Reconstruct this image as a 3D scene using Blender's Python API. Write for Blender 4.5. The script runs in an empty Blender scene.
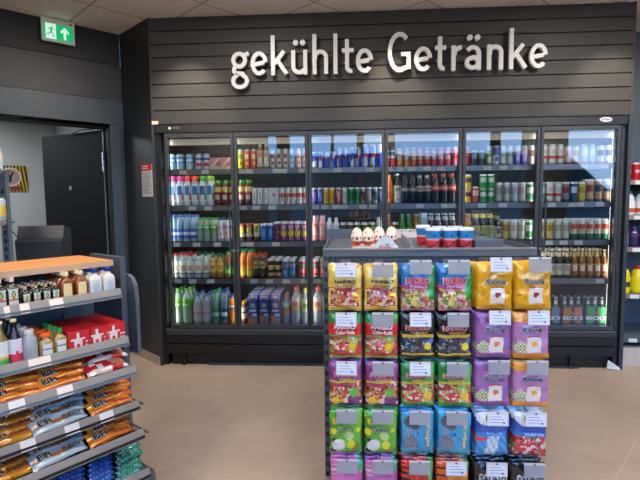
import bpy, math, random
from mathutils import Vector, Matrix, noise
random.seed(7)
S = bpy.context.scene
COL = S.collection
PI = math.pi

# ------------------------------------------------------------------ camera
FPX = 485.0
CAM = Vector((1.650, -4.056, 1.4345)); YAW, PIT, ROL = -.05955, -.0832, -.01075
_f = Vector((math.sin(YAW)*math.cos(PIT), math.cos(YAW)*math.cos(PIT), math.sin(PIT)))
_r = Vector((math.cos(YAW), -math.sin(YAW), 0)); _u = _r.cross(_f)
R_ = _r*math.cos(ROL) + _u*math.sin(ROL); U_ = -_r*math.sin(ROL) + _u*math.cos(ROL); F_ = _f
cd = bpy.data.cameras.new('camera'); cam = bpy.data.objects.new('camera', cd); COL.objects.link(cam)
cd.sensor_width = 36; cd.lens = FPX/640*36; cd.clip_start = .05; cd.clip_end = 400
cam.matrix_world = Matrix(((R_.x, U_.x, -F_.x, CAM.x), (R_.y, U_.y, -F_.y, CAM.y), (R_.z, U_.z, -F_.z, CAM.z), (0, 0, 0, 1)))
S.camera = cam

def ray(x, y): return F_ + R_*((x-320)/FPX) - U_*((y-240)/FPX)
def on_y(x, y, Y):
    d = ray(x, y); return CAM + d*((Y-CAM.y)/d.y)
def on_z(x, y, Z):
    d = ray(x, y); return CAM + d*((Z-CAM.z)/d.z)
def on_plane(x, y, n, P):
    d = ray(x, y); return CAM + d*((P-CAM).dot(n)/d.dot(n))

# ------------------------------------------------------------------ colours, materials
def lin(c): return c/12.92 if c <= .04045 else ((c+.055)/1.055)**2.4
_cc = {}
def H(s):
    if isinstance(s, tuple): return s
    if s not in _cc:
        t = s.lstrip('#'); _cc[s] = tuple(lin(int(t[i:i+2], 16)/255) for i in (0, 2, 4))
    return _cc[s]
def mix(a, b, t):
    a = H(a); b = H(b); return tuple(a[i]*(1-t)+b[i]*t for i in range(3))

M = {}
def mat(name, base=None, rough=.5, metal=0., spec=.5, coat=0., bump=0., bscale=200., vary=.0, emit=None, es=0., clear=0.):
    m = bpy.data.materials.new(name); m.use_nodes = True
    nt = m.node_tree; N = nt.nodes; L = nt.links
    p = N['Principled BSDF']
    p.inputs['Roughness'].default_value = rough; p.inputs['Metallic'].default_value = metal
    p.inputs['Specular IOR Level'].default_value = spec; p.inputs['Coat Weight'].default_value = coat
    p.inputs['Coat Roughness'].default_value = .15
    src = None
    if base is None:
        a = N.new('ShaderNodeAttribute'); a.attribute_name = 'Col'; src = a.outputs['Color']
    else:
        rg = N.new('ShaderNodeRGB'); rg.outputs[0].default_value = (*H(base), 1); src = rg.outputs[0]
    if vary:
        tc = N.new('ShaderNodeTexCoord'); nz = N.new('ShaderNodeTexNoise'); nz.inputs['Scale'].default_value = 6
        nz.inputs['Detail'].default_value = 6; L.new(tc.outputs['Object'], nz.inputs['Vector'])
        mr = N.new('ShaderNodeMapRange'); mr.inputs['To Min'].default_value = 1-vary; mr.inputs['To Max'].default_value = 1+vary
        L.new(nz.outputs['Fac'], mr.inputs['Value'])
        mx = N.new('ShaderNodeMix'); mx.data_type = 'RGBA'; mx.blend_type = 'MULTIPLY'; mx.inputs['Factor'].default_value = 1
        L.new(src, mx.inputs[6]); L.new(mr.outputs[0], mx.inputs[7]); src = mx.outputs[2]
    L.new(src, p.inputs['Base Color'])
    if bump:
        tc = N.new('ShaderNodeTexCoord'); nz = N.new('ShaderNodeTexNoise'); nz.inputs['Scale'].default_value = bscale
        L.new(tc.outputs['Object'], nz.inputs['Vector'])
        b = N.new('ShaderNodeBump'); b.inputs['Strength'].default_value = bump; b.inputs['Distance'].default_value = .01
        L.new(nz.outputs['Fac'], b.inputs['Height']); L.new(b.outputs[0], p.inputs['Normal'])
    if emit is not None:
        p.inputs['Emission Color'].default_value = (*H(emit), 1); p.inputs['Emission Strength'].default_value = es
    if clear:
        t = N.new('ShaderNodeBsdfTransparent'); L.new(src, t.inputs['Color'])
        ms = N.new('ShaderNodeMixShader'); ms.inputs[0].default_value = clear
        L.new(p.outputs[0], ms.inputs[1]); L.new(t.outputs[0], ms.inputs[2])
        L.new(ms.outputs[0], N['Material Output'].inputs['Surface'])
    M[name] = m; return m

mat('print', rough=.38, spec=.5)                 # printed film, paper, plastic
mat('gloss', rough=.16, spec=.6, coat=.3)        # caps, glass bottles with dark content
mat('foil', rough=.2, metal=.18, spec=.7, coat=.5, bump=.35, bscale=38.)
mat('terminal_grey', base='#26292d', rough=.5)
mat('asphalt', base='#2b2b2c', rough=.9)
mat('can', rough=.28, metal=.35, spec=.6)
mat('clear_plastic', rough=.1, spec=.6, clear=.28)
mat('holder', base='#b9bcc2', rough=.12, clear=.5)
mat('paper', rough=.75, spec=.2)
mat('dark_metal', base='#3a4047', rough=.45, spec=.45, vary=.05)
mat('fridge_black', base='#101214', rough=.35, spec=.5)
mat('fridge_inner', base='#1d2327', rough=.45)
mat('fridge_grey', base='#2c3136', rough=.38, spec=.5)
mat('rail_metal', base='#787c80', rough=.3, metal=.6)
mat('slat', base='#353637', rough=.5, spec=.35, vary=.04)
mat('groove', base='#121313', rough=.8)
mat('enclosure', base='#24282c', rough=.45, spec=.4, vary=.04)
mat('letter_white', base='#d9dcdf', rough=.35, spec=.4)
mat('panel_dark', base='#30343a', rough=.42, spec=.5, vary=.04)
mat('panel_blue', base='#3a4650', rough=.38, spec=.5, vary=.03)
mat('door_navy', base='#060b13', rough=.7, spec=.2, vary=.05)
mat('white_wall', base='#b4b7b6', rough=.8, spec=.2, vary=.03)
mat('lamp', base='#ffffff', emit='#fff4e4', es=14)
mat('lamp_canopy', base='#a89c88', emit='#e6dcc8', es=.22)
mat('led', base='#ffffff', emit='#fbf8f2', es=10)
mat('fill_led', base='#ffffff', emit='#fbf8f2', es=13)
mat('down_lamp', base='#ffffff', emit='#ffe2bb', es=18)
mat('sign_lit', rough=.4)
mat('shelf_grey', base='#4b545d', rough=.4, spec=.5, vary=.03)
mat('shelf_blue', base='#55646f', rough=.4, spec=.5, vary=.03)
mat('rail_grey', base='#78746f', rough=.42, spec=.5)
mat('edge_wood', base='#c0a080', rough=.5)
mat('black', base='#0d0e10', rough=.5)
mat('hill', base='#1d2520', rough=1, vary=.3)
mat('facade', base='#57534f', rough=.7, vary=.1)
mat('chrome', base='#c8cacc', rough=.2, metal=.9)

def attr_emit(name, s):
    m = M[name]; N = m.node_tree.nodes; p = N['Principled BSDF']
    a = [n for n in N if n.type == 'ATTRIBUTE'][0]
    m.node_tree.links.new(a.outputs['Color'], p.inputs['Emission Color']); p.inputs['Emission Strength'].default_value = s
attr_emit('sign_lit', .75)

def glass_mat():
    m = bpy.data.materials.new('door_glass'); m.use_nodes = True; nt = m.node_tree; N = nt.nodes; L = nt.links
    N.remove(N['Principled BSDF'])
    t = N.new('ShaderNodeBsdfTransparent'); t.inputs[0].default_value = (.95, .97, .97, 1)
    g = N.new('ShaderNodeBsdfGlossy'); g.inputs['Roughness'].default_value = .015; g.inputs[0].default_value = (1, 1, 1, 1)
    f = N.new('ShaderNodeFresnel'); f.inputs[0].default_value = 1.52
    x = N.new('ShaderNodeMixShader'); L.new(f.outputs[0], x.inputs[0]); L.new(t.outputs[0], x.inputs[1]); L.new(g.outputs[0], x.inputs[2])
    L.new(x.outputs[0], N['Material Output'].inputs[0]); M['door_glass'] = m
glass_mat()

def grid_mat(name, col_a, col_b, line, ang, sx, sy, ox, oy, wx, rough, spec):
    """tiles with a joint grid: colour clouds, joints along two rotated directions"""
    m = bpy.data.materials.new(name); m.use_nodes = True; nt = m.node_tree; N = nt.nodes; L = nt.links
    p = N['Principled BSDF']; p.inputs['Roughness'].default_value = rough; p.inputs['Specular IOR Level'].default_value = spec
    tc = N.new('ShaderNodeTexCoord'); mp = N.new('ShaderNodeMapping'); mp.vector_type = 'POINT'
    mp.inputs['Rotation'].default_value = (0, 0, -ang); L.new(tc.outputs['Object'], mp.inputs[0])
    sp = N.new('ShaderNodeSeparateXYZ'); L.new(mp.outputs[0], sp.inputs[0])
    def line_fac(out, step, off):
        a = N.new('ShaderNodeMath'); a.operation = 'SUBTRACT'; L.new(out, a.inputs[0]); a.inputs[1].default_value = off
        b = N.new('ShaderNodeMath'); b.operation = 'PINGPONG'; L.new(a.outputs[0], b.inputs[0]); b.inputs[1].default_value = step/2
        c = N.new('ShaderNodeMath'); c.operation = 'LESS_THAN'; L.new(b.outputs[0], c.inputs[0]); c.inputs[1].default_value = wx
        return c.outputs[0]
    a = line_fac(sp.outputs[0], sx, ox); b = line_fac(sp.outputs[1], sy, oy)
    mxm = N.new('ShaderNodeMath'); mxm.operation = 'MAXIMUM'; L.new(a, mxm.inputs[0]); L.new(b, mxm.inputs[1])
    nz = N.new('ShaderNodeTexNoise'); nz.inputs['Scale'].default_value = 2.2; nz.inputs['Detail'].default_value = 9; nz.inputs['Roughness'].default_value = .6
    L.new(tc.outputs['Object'], nz.inputs['Vector'])
    cr = N.new('ShaderNodeMix'); cr.data_type = 'RGBA'; cr.inputs[6].default_value = (*H(col_a), 1); cr.inputs[7].default_value = (*H(col_b), 1)
    mr = N.new('ShaderNodeMapRange'); mr.inputs['From Min'].default_value = .35; mr.inputs['From Max'].default_value = .65
    L.new(nz.outputs['Fac'], mr.inputs['Value']); L.new(mr.outputs[0], cr.inputs['Factor'])
    c2 = N.new('ShaderNodeMix'); c2.data_type = 'RGBA'; L.new(mxm.outputs[0], c2.inputs['Factor'])
    L.new(cr.outputs[2], c2.inputs[6]); c2.inputs[7].default_value = (*H(line), 1)
    L.new(c2.outputs[2], p.inputs['Base Color']); M[name] = m
_a = math.radians(50.5)
grid_mat('floor_tile', '#9d8a7a', '#a99685', '#b9a796', _a, 2.44, .61, .886, -.288, .0016, .33, .45)
_b = math.radians(48)
grid_mat('ceiling_tile', '#e9e4de', '#efeae4', '#a39c94', _b, .61, .61, -.44, .04, .006, .9, .1)

def wood_mat():
    m = bpy.data.materials.new('wood'); m.use_nodes = True; nt = m.node_tree; N = nt.nodes; L = nt.links
    p = N['Principled BSDF']; p.inputs['Roughness'].default_value = .4
    tc = N.new('ShaderNodeTexCoord'); mp = N.new('ShaderNodeMapping'); mp.inputs['Scale'].default_value = (3, 40, 40)
    L.new(tc.outputs['Object'], mp.inputs[0]); nz = N.new('ShaderNodeTexNoise'); nz.inputs['Scale'].default_value = 1.4; nz.inputs['Detail'].default_value = 5
    L.new(mp.outputs[0], nz.inputs['Vector']); cr = N.new('ShaderNodeMix'); cr.data_type = 'RGBA'
    cr.inputs[6].default_value = (*H('#d8985e'), 1); cr.inputs[7].default_value = (*H('#c07d48'), 1)
    mr = N.new('ShaderNodeMapRange'); mr.inputs['From Min'].default_value = .35; mr.inputs['From Max'].default_value = .65
    L.new(nz.outputs['Fac'], mr.inputs['Value']); L.new(mr.outputs[0], cr.inputs['Factor']); L.new(cr.outputs[2], p.inputs['Base Color']); M['wood'] = m
wood_mat()

# ------------------------------------------------------------------ mesh collector
class MB:
    def __init__(s): s.v = []; s.f = []; s.c = []; s.m = []; s.s = []
    def face(s, idx, col=(1, 1, 1), m='print', sm=False):
        s.f.append(tuple(idx)); s.c.append(H(col)); s.m.append(m); s.s.append(sm)
    def quad(s, pts, col=(1, 1, 1), m='print'):
        b = len(s.v); s.v += [tuple(p) for p in pts]; s.face(range(b, b+len(pts)), col, m); return s
    def box(s, x0, x1, y0, y1, z0, z1, col=(1, 1, 1), m='print', T=None):
        b = len(s.v)
        P = [(x0, y0, z0), (x1, y0, z0), (x1, y1, z0), (x0, y1, z0), (x0, y0, z1), (x1, y0, z1), (x1, y1, z1), (x0, y1, z1)]
        if T: P = [tuple(T @ Vector(p)) for p in P]
        s.v += P
        for q in ((0, 3, 2, 1), (4, 5, 6, 7), (0, 1, 5, 4), (1, 2, 6, 5), (2, 3, 7, 6), (3, 0, 4, 7)): s.face([b+i for i in q], col, m)
        return s
    def prism(s, poly, y0, y1, col=(1, 1, 1), m='print', T=None):
        """polygon in x,z (counter-clockwise seen from -y), extruded y0..y1"""
        b = len(s.v); n = len(poly)
        P = [(x, y0, z) for x, z in poly] + [(x, y1, z) for x, z in poly]
        if T: P = [tuple(T @ Vector(p)) for p in P]
        s.v += P
        s.face(range(b, b+n), col, m); s.face(range(b+2*n-1, b+n-1, -1), col, m)
        for i in range(n):
            j = (i+1) % n; s.face((b+i, b+n+i, b+n+j, b+j), col, m)
        return s
    def lathe(s, prof, fn, m='can', seg=16, cx=0., cy=0., z0=0.):
        rings = []
        for r, z in prof:
            b = len(s.v)
            for k in range(seg):
                a = 2*PI*(k+.5)/seg
                s.v.append((cx + r*math.sin(a), cy - r*math.cos(a), z+z0))
            rings.append(b)
        for i in range(len(prof)-1):
            zc = (prof[i][1]+prof[i+1][1])/2
            for k in range(seg):
                th = (k+1) / seg*2; th = th-2 if th > 1 else th    # -1..1, 0 is the front
                c = fn(th, zc) if callable(fn) else fn
                k2 = (k+1) % seg
                s.face((rings[i]+k, rings[i]+k2, rings[i+1]+k2, rings[i+1]+k), c, m, True)
        for ri, flip in ((0, True), (len(prof)-1, False)):
            if prof[ri][0] > 1e-4:
                q = [rings[ri]+k for k in range(seg)]
                if flip: q.reverse()
                s.face(q, fn(0, prof[ri][1]) if callable(fn) else fn, m)
        return s
    def tube(s, pts, r, col=(1, 1, 1), m='print', seg=6):
        pts = [Vector(p) for p in pts]; rings = []
        for i, p in enumerate(pts):
            d = (pts[min(i+1, len(pts)-1)] - pts[max(i-1, 0)]).normalized()
            a = d.orthogonal().normalized() if i == 0 else (a - d*a.dot(d)).normalized()
            b = d.cross(a); q = len(s.v)
            for k in range(seg):
                t = 2*PI*k/seg; s.v.append(tuple(p + a*(r*math.cos(t)) + b*(r*math.sin(t))))
            rings.append(q)
        for i in range(len(pts)-1):
            for k in range(seg):
                k2 = (k+1) % seg; s.face((rings[i]+k, rings[i]+k2, rings[i+1]+k2, rings[i+1]+k), col, m, True)
        s.face([rings[0]+k for k in range(seg)][::-1], col, m); s.face([rings[-1]+k for k in range(seg)], col, m)
        return s
    def add(s, o, T=None):
        b = len(s.v); s.v += [tuple(T @ Vector(p)) for p in o.v] if T else o.v
        s.f += [tuple(b+i for i in f) for f in o.f]; s.c += o.c; s.m += o.m; s.s += o.s
        return s
    def mesh(s, name, sharp=40):
        me = bpy.data.meshes.new(name); me.from_pydata(s.v, [], s.f)
        names = list(dict.fromkeys(s.m)); ix = {n: i for i, n in enumerate(names)}
        for n in names: me.materials.append(M[n])
        me.polygons.foreach_set('material_index', [ix[n] for n in s.m])
        me.polygons.foreach_set('use_smooth', s.s)
        ca = me.color_attributes.new('Col', 'FLOAT_COLOR', 'CORNER')
        buf = []
        for f, c in zip(s.f, s.c): buf += [c[0], c[1], c[2], 1.]*len(f)
        ca.data.foreach_set('color', buf)
        if any(s.s): me.set_sharp_from_angle(angle=math.radians(sharp))
        me.update(); return me
    def build(s, name, parent=None, loc=None, rot=None):
        o = bpy.data.objects.new(name, s.mesh(name)); COL.objects.link(o)
        if parent: o.parent = parent
        if loc is not None: o.location = loc
        if rot is not None: o.rotation_euler = rot
        return o

_tx = {}
def text2d(t, bold=.02, shear=0.):
    k = (t, bold, shear)
    if k not in _tx:
        cu = bpy.data.curves.new('lettering', 'FONT'); cu.body = t; cu.offset = bold; cu.shear = shear; cu.resolution_u = 3
        ob = bpy.data.objects.new('lettering', cu); me = ob.to_mesh()
        v = [(p.co.x, p.co.y) for p in me.vertices]; f = [tuple(p.vertices) for p in me.polygons]
        ob.to_mesh_clear(); bpy.data.objects.remove(ob)
        x0 = min(a for a, b in v); x1 = max(a for a, b in v); y0 = min(b for a, b in v); y1 = max(b for a, b in v)
        _tx[k] = ([((a-x0)/(x1-x0), (b-y0)/(y1-y0)) for a, b in v], f)
    return _tx[k]
def put_text(mb, t, fn, col, m='print', bold=.02, shear=0.):
    """fn maps (0..1, 0..1) in the text's box to a point"""
    v, f = text2d(t, bold, shear); b = len(mb.v); mb.v += [tuple(fn(x, y)) for x, y in v]
    for q in f: mb.face([b+i for i in q], col, m)

def tag(o, label, cat, group=None):
    o['label'] = label; o['category'] = cat
    if group: o['group'] = group
    return o
def struct(mb, name, **k):
    o = mb.build(name, **k); o['kind'] = 'structure'; return o
def empty(name, loc=(0, 0, 0), rz=0., label=None, cat=None, group=None):
    o = bpy.data.objects.new(name, None); o.empty_display_size = .05; COL.objects.link(o); o.location = loc; o.rotation_euler = (0, 0, rz)
    if label: tag(o, label, cat, group)
    return o
ORD = 'first second third fourth fifth sixth seventh eighth ninth tenth eleventh twelfth'.split()
# ------------------------------------------------------------------ the room
HC = 2.944
struct(MB().box(-5, 8, -5.6, 3.2, -.1, 0, m='floor_tile'), 'floor')
struct(MB().box(-5, 8, -5.6, 3.2, HC, HC+.1, m='ceiling_tile'), 'ceiling')
# slatted wall above the cooler: boards with real grooves between them
W = 3.9
mb = MB(); gz = [2.075, 2.19, 2.297, 2.405, 2.515, 2.622, 2.727, 2.835, HC]
mb.box(0, W, .012, .12, 2.075, HC, m='groove')
for i in range(8):
    mb.box(0 if i < 0 else .018, W-.018, 0, .03, gz[i]+.005, gz[i+1]-.005, m='slat')
mb.box(0, .018, -.002, .12, 2.075, HC, m='slat'); mb.box(W-.018, W, -.002, .12, 2.075, HC, m='slat')
struct(mb, 'wall_back')
struct(MB().box(-.0, .022, 0, .9, 0, 2.075, m='enclosure').box(-.003, .0225, -.004, .0, 0, 2.075, m='fridge_grey'), 'trim_1')
struct(MB().box(W-.022, W+.003, 0, .9, 0, 2.075, m='fridge_grey').box(W-.024, W+.005, -.004, 0, 0, 2.075, m='fridge_grey'), 'trim_2')
struct(MB().box(.03, 8, 1.0, 1.1, 0, HC, m='enclosure').box(W, 8, .72, .8, 0, HC, m='shelf_blue'), 'wall_rear')
# dark diagonal side of the cooler niche
A = Vector((-.42, .37, 0)); DW = Vector((-.68, -.733, 0)).normalized(); NW = Vector((.733, -.68, 0)).normalized()
q = Vector((.66, .75, 0)).normalized()*.05
def vbox(mb, a, b, off, z0, z1, m, col=(1, 1, 1)):
    """upright slab between plan points a, b, thickened by vector off"""
    P = [a, b, b+off, a+off]; s = len(mb.v)
    mb.v += [(p.x, p.y, z) for z in (z0, z1) for p in P]
    nrm = (b-a).cross(off).z > 0
    for f in ((0, 3, 2, 1), (4, 5, 6, 7), (0, 1, 5, 4), (1, 2, 6, 5), (2, 3, 7, 6), (3, 0, 4, 7)):
        f = f if nrm else f[::-1]; mb.face([s+i for i in f], col, m)
    return mb
O0 = Vector((0, 0, 0))
mb = vbox(MB(), A, O0, q, 0, HC, 'enclosure'); struct(mb, 'wall_diagonal')
struct(vbox(MB(), A-q*.16, O0-q*.16-Vector((.004, 0, 0)), q*.15, 0, .075, 'base_tile' if 'base_tile' in M else 'floor_tile'), 'baseboard_diagonal')
# left wall with the doorway
def WP(t, z=0, n=0): return A + DW*t + NW*n + Vector((0, 0, z))
def wslab(mb, t0, t1, z0, z1, n0, n1, m, col=(1, 1, 1)):
    return vbox(mb, WP(t0, 0, n0), WP(t1, 0, n0), NW*(n1-n0), z0, z1, m, col)
mb = MB()
wslab(mb, 0, .15, 0, 2.10, -.12, 0, 'panel_dark'); wslab(mb, 0, 4.6, 2.10, 2.346, -.12, .012, 'panel_blue')
wslab(mb, 0, 4.6, 2.352, 2.662, -.12, .0, 'panel_dark'); wslab(mb, 0, 4.6, 2.346, 2.352, -.12, -.01, 'groove')
wslab(mb, 0, 4.6, 2.668, HC, -.12, -.002, 'enclosure'); wslab(mb, 0, 4.6, 2.662, 2.668, -.12, -.01, 'groove')
wslab(mb, 1.08, 4.6, 0, 2.10, -.12, 0, 'panel_dark')
struct(mb, 'wall_left')
mb = MB()
wslab(mb, .04, .13, 0, 2.175, .0, .022, 'panel_blue'); wslab(mb, .04, 1.2, 2.13, 2.175, .013, .03, 'panel_blue'); wslab(mb, 1.1, 1.2, 0, 2.13, .0, .022, 'panel_blue')
wslab(mb, .13, .15, 0, 2.12, -.12, .012, 'black'); wslab(mb, .13, 1.1, 2.095, 2.128, -.12, .012, 'groove')
struct(mb, 'trim_3')
# little back room seen through the doorway
mb = MB()
wslab(mb, -.12, 2.6, 0, 2.5, -2.30, -2.20, 'white_wall'); wslab(mb, -.12, -.05, 0, 2.5, -2.2, -.12, 'white_wall'); wslab(mb, 2.5, 2.6, 0, 2.5, -2.2, -.12, 'white_wall')
wslab(mb, -.12, 2.6, 2.5, 2.55, -2.3, -.12, 'white_wall')
struct(mb, 'wall_backroom')
# the open navy door
hinge = on_z(107.5, 128, 2.085); free = on_z(47, 136.5, 2.085)
hinge = Vector((hinge.x, hinge.y, 0)); free = Vector((free.x, free.y, 0)); hinge = WP(.165, 0, -.06) 
dd = (free-hinge).normalized(); dn = Vector((-dd.y, dd.x, 0))
if dn.dot(CAM-hinge) < 0: dn = -dn
mb = vbox(MB(), hinge, hinge+dd*.92, -dn*.045, .01, 2.085, 'door_navy')
dr = struct(mb, 'door_1')
hp = hinge+dd*.50+Vector((0, 0, 1.57)); mb = MB()
prof = [(.022, 0), (.022, .004), (.012, .007), (0.0001, .008)]
t = MB().lathe(prof, H('#3b4148'), m='chrome', seg=14)
rotm = Matrix.Translation(hp) @ dn.to_track_quat('Z', 'Y').to_matrix().to_4x4()
mb.add(t, rotm); mb.build('peephole', dr)
mb = vbox(MB(), hinge+dn*.001-dd*.012, hinge+dn*.001+dd*.004, dn*.004, .02, 2.09, 'rail_metal'); mb.build('edge_strip', dr)
mb = MB()
for zc in (1.80,):
    for k in range(3):
        mb.add(MB().lathe([(.011, 0), (.011, .055)], H('#c9cdd1'), m='chrome', seg=10, cx=hinge.x+dn.x*.012, cy=hinge.y+dn.y*.012, z0=zc-.09+.06*k))
mb.build('hinge', dr)
# closer arm on the head of the door
mb = MB(); a = hinge+dd*.45+dn*.02; mb.tube([a+Vector((0, 0, 2.07)), a+dn*.02-dd*.2+Vector((0, 0, 2.1)), hinge+dd*.05+dn*.05+Vector((0, 0, 2.09))], .006, H('#55595e'), 'fridge_grey'); mb.build('closer_arm', dr)

# facade with windows behind the photographer, hills and street beyond (seen in the cooler's glass)
YF = -5.5
mb = MB(); mb.box(-5, 8, YF-.12, YF, 0, .95, m='facade').box(-5, 8, YF-.12, YF, 2.86, HC, m='facade')
OPEN = [(-1.0, .35), (1.52, 1.73), (2.02, 2.33), (2.44, 2.86), (2.92, 3.38), (3.5, 3.95), (4.12, 5.42), (5.50, 6.02), (6.22, 6.62), (7.5, 7.9)]
OPEN = []
for a_, b_ in ((268, 277), (290, 305), (311, 330), (333, 356), (363, 384), (395, 461), (466, 493), (502, 525), (568, 622)):
    OPEN.append((on_y(a_, 150, 5.5).x, on_y(b_, 150, 5.5).x))
last = OPEN[-1][1]; OPEN += [(last+.15, min(last+2.2, 7.9))]  # extra opening outside the mirrored view, added for cool light on the right
e_ = -5.0
for a_, b_ in OPEN:
    mb.box(e_, a_, YF-.12, YF, .95, 2.86, m='facade'); e_ = b_
mb.box(e_, 8, YF-.12, YF, .95, 2.86, m='facade')
struct(mb, 'wall_front')
struct(MB().box(7.9, 8, YF, 3.2, 0, HC, m='panel_dark'), 'wall_right')
struct(MB().box(-5.1, -5, YF, 3.2, 0, HC, m='white_wall'), 'wall_far_left')
mb = MB(); n = 60
for i in range(n):
    x0 = -90+3*i*1.05; x1 = x0+3.15
    def hh(x): return 8.1-5.6*max(0, min(1, (x-34)/4))+1.0*noise.noise(Vector((x*.12, 3.1, 0)))+.5*noise.noise(Vector((x*.5, 1, 0)))
    mb.quad([(x0, -62, -1), (x1, -62, -1), (x1, -70, hh(x1)), (x0, -70, hh(x0))], m='hill')
    mb.quad([(x0, -70, hh(x0)), (x1, -70, hh(x1)), (x1, -85, -1), (x0, -85, -1)], m='hill')
struct(mb, 'hills')
struct(MB().box(-90, 100, -90, -5.75, -.4, -.12, m='asphalt'), 'ground_outside')

# ------------------------------------------------------------------ lights of the room
w = bpy.data.worlds.new('world'); S.world = w; w.use_nodes = True
nt = w.node_tree; bg = nt.nodes['Background']
tc = nt.nodes.new('ShaderNodeTexCoord'); sp = nt.nodes.new('ShaderNodeSeparateXYZ'); nt.links.new(tc.outputs['Generated'], sp.inputs[0])
cr = nt.nodes.new('ShaderNodeValToRGB'); nt.links.new(sp.outputs[2], cr.inputs[0])
e = cr.color_ramp.elements; e[0].position = 0; e[0].color = (*H('#8cbcf2'), 1); e[1].position = .3; e[1].color = (*H('#4a92e6'), 1)
nz = nt.nodes.new('ShaderNodeTexNoise'); nz.inputs['Scale'].default_value = 3; nz.inputs['Detail'].default_value = 6; nt.links.new(tc.outputs['Generated'], nz.inputs['Vector'])
mr = nt.nodes.new('ShaderNodeMapRange'); mr.inputs['From Min'].default_value = .5; mr.inputs['From Max'].default_value = .75; mr.inputs['To Max'].default_value = .35; nt.links.new(nz.outputs['Fac'], mr.inputs['Value'])
mx = nt.nodes.new('ShaderNodeMix'); mx.data_type = 'RGBA'; nt.links.new(mr.outputs[0], mx.inputs['Factor']); nt.links.new(cr.outputs[0], mx.inputs[6]); mx.inputs[7].default_value = (1, 1, 1, 1)
nt.links.new(mx.outputs[2], bg.inputs[0]); bg.inputs[1].default_value = 7.5

def area(x, y, z, sx, sy, e, col, rx=0, ry=0, rz=0):
    l = bpy.data.lights.new('ceiling_or_fill_light', 'AREA'); l.shape = 'RECTANGLE'; l.size = sx; l.size_y = sy; l.energy = e; l.color = col
    o = bpy.data.objects.new('ceiling_or_fill_light', l); COL.objects.link(o); o.location = (x, y, z); o.rotation_euler = (rx, ry, rz); return o
WARM = (1, .84, .66)
def spot(x, y, z, tx, ty, tz, e, ang=70, col=WARM, blend=.5, r=.03):
    l = bpy.data.lights.new('downlight', 'SPOT'); l.energy = e; l.color = col; l.spot_size = math.radians(ang); l.spot_blend = blend; l.shadow_soft_size = r
    o = bpy.data.objects.new('downlight', l); COL.objects.link(o); o.location = (x, y, z)
    o.rotation_euler = (Vector((tx, ty, tz))-Vector((x, y, z))).to_track_quat('-Z', 'Y').to_euler(); return o
for x in (.32, 2.02, 3.72):
    spot(x, -.55, HC-.02, x, -.0, 1.95, 75, 62, blend=.8)
for x, y in ((-.2, -2.6), (2.0, -2.9), (4.2, -2.9), (.9, -1.2), (3.6, -1.3), (5.6, -1.5)):
    area(x, y, HC-.015, .3, .3, 30, (1, .91, .82))
c = WP(1.2, 2.4, -1.3); area(c.x, c.y, c.z, .5, .5, 24, (.95, .97, 1))
for x in (-.5, 2.5, 5.5): area(x, -4.9, 2.15, 1.2, .3, 85, (1, .96, .92), rx=PI)   # added upward fill lights, no real fixtures, to brighten the ceiling

# ------------------------------------------------------------------ exit sign, hazard sign, notice
er = empty('exit_sign', WP(.525, 2.742, .06), math.atan2(-DW.y, -DW.x), 'green and white illuminated emergency exit sign under the ceiling', 'exit sign')
mb = MB().box(-.135, .135, 0, .03, 0, .195, H('#d9d9d6'), 'print'); mb.build('housing', er)
er.scale = (.93, .93, .95); er.location.z += .008
G = H('#00a862'); mb = MB(); mb.box(-.12, .12, -.004, 0, .02, .15, G, 'sign_lit')
Wc = H('#cfeee6'); yy = -.006
mb.quad([(-.105, yy, .022), (-.022, yy, .022), (-.022, yy, .148), (-.105, yy, .148)], Wc, 'sign_lit')
def strk(mb, pts, w, y, col, m):
    for (a, b), (c, d) in zip(pts, pts[1:]):
        L = math.hypot(c-a, d-b); nx, nz = -(d-b)/L*w/2, (c-a)/L*w/2
        mb.quad([(a+nx, y, b+nz), (a-nx, y, b-nz), (c-nx, y, d-nz), (c+nx, y, d+nz)], col, m)
for p, ww in (([(-.058, .117), (-.062, .078)], .017), ([(-.062, .08), (-.045, .058), (-.043, .03)], .011), ([(-.062, .08), (-.08, .06), (-.1, .052)], .011),
              ([(-.058, .112), (-.04, .1), (-.028, .106)], .008), ([(-.06, .112), (-.08, .108), (-.088, .09)], .008), ([(-.052, .132), (-.05, .12)], .014)):
    strk(mb, p, ww, -.008, G, 'sign_lit')
strk(mb, [(.05, .03), (.05, .1)], .02, -.0065, Wc, 'sign_lit')
mb.quad([(.05, -.0066, .135), (.015, -.0066, .095), (.02, -.0066, .078), (.05, -.0066, .108), (.08, -.0066, .078), (.085, -.0066, .095)][::-1], Wc, 'sign_lit')
mb.build('sign_face', er); MB().box(.095, .115, -.003, 0, .165, .178, H('#33383c')).build('test_button', er)

def hz_frame(x, y, n, P, nrm):
    return on_plane(x, y, n, P)
Pw = WP(0, 0, -2.2)
c0 = on_plane(3, 165.5, NW, Pw); c1 = on_plane(27, 166, NW, Pw); c2 = on_plane(27, 191.5, NW, Pw); hw = (c1-c0).length; hh_ = (c1-c2).length
o = empty('hazard_notice', c2*.5+(c0+Vector((0, 0, -hh_)))*.5+NW*.012, math.atan2(-DW.y, -DW.x), 'yellow and black striped warning notice on the pale wall of the back room', 'sign')
mb = MB(); mb.box(-hw/2, hw/2, 0, .004, 0, hh_, H('#c9a51c'))
n = 5
for k in range(7):
    x0 = -hw/2+hw*k/7; s = hw/14
    def cl(a): return max(-hw/2, min(hw/2, a))
    for zi in range(8):
        za = hh_*zi/8; zb = hh_*(zi+1)/8; sh = hw*.125*zi
        a0 = x0+sh; 
        if a0 > hw/2-.002: a0 -= hw
        mb.quad([(cl(a0), -.001, za), (cl(a0+s), -.001, za), (cl(a0+s+.0), -.001, zb), (cl(a0), -.001, zb)], H('#161310'))
mb.build('board', o)
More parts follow.
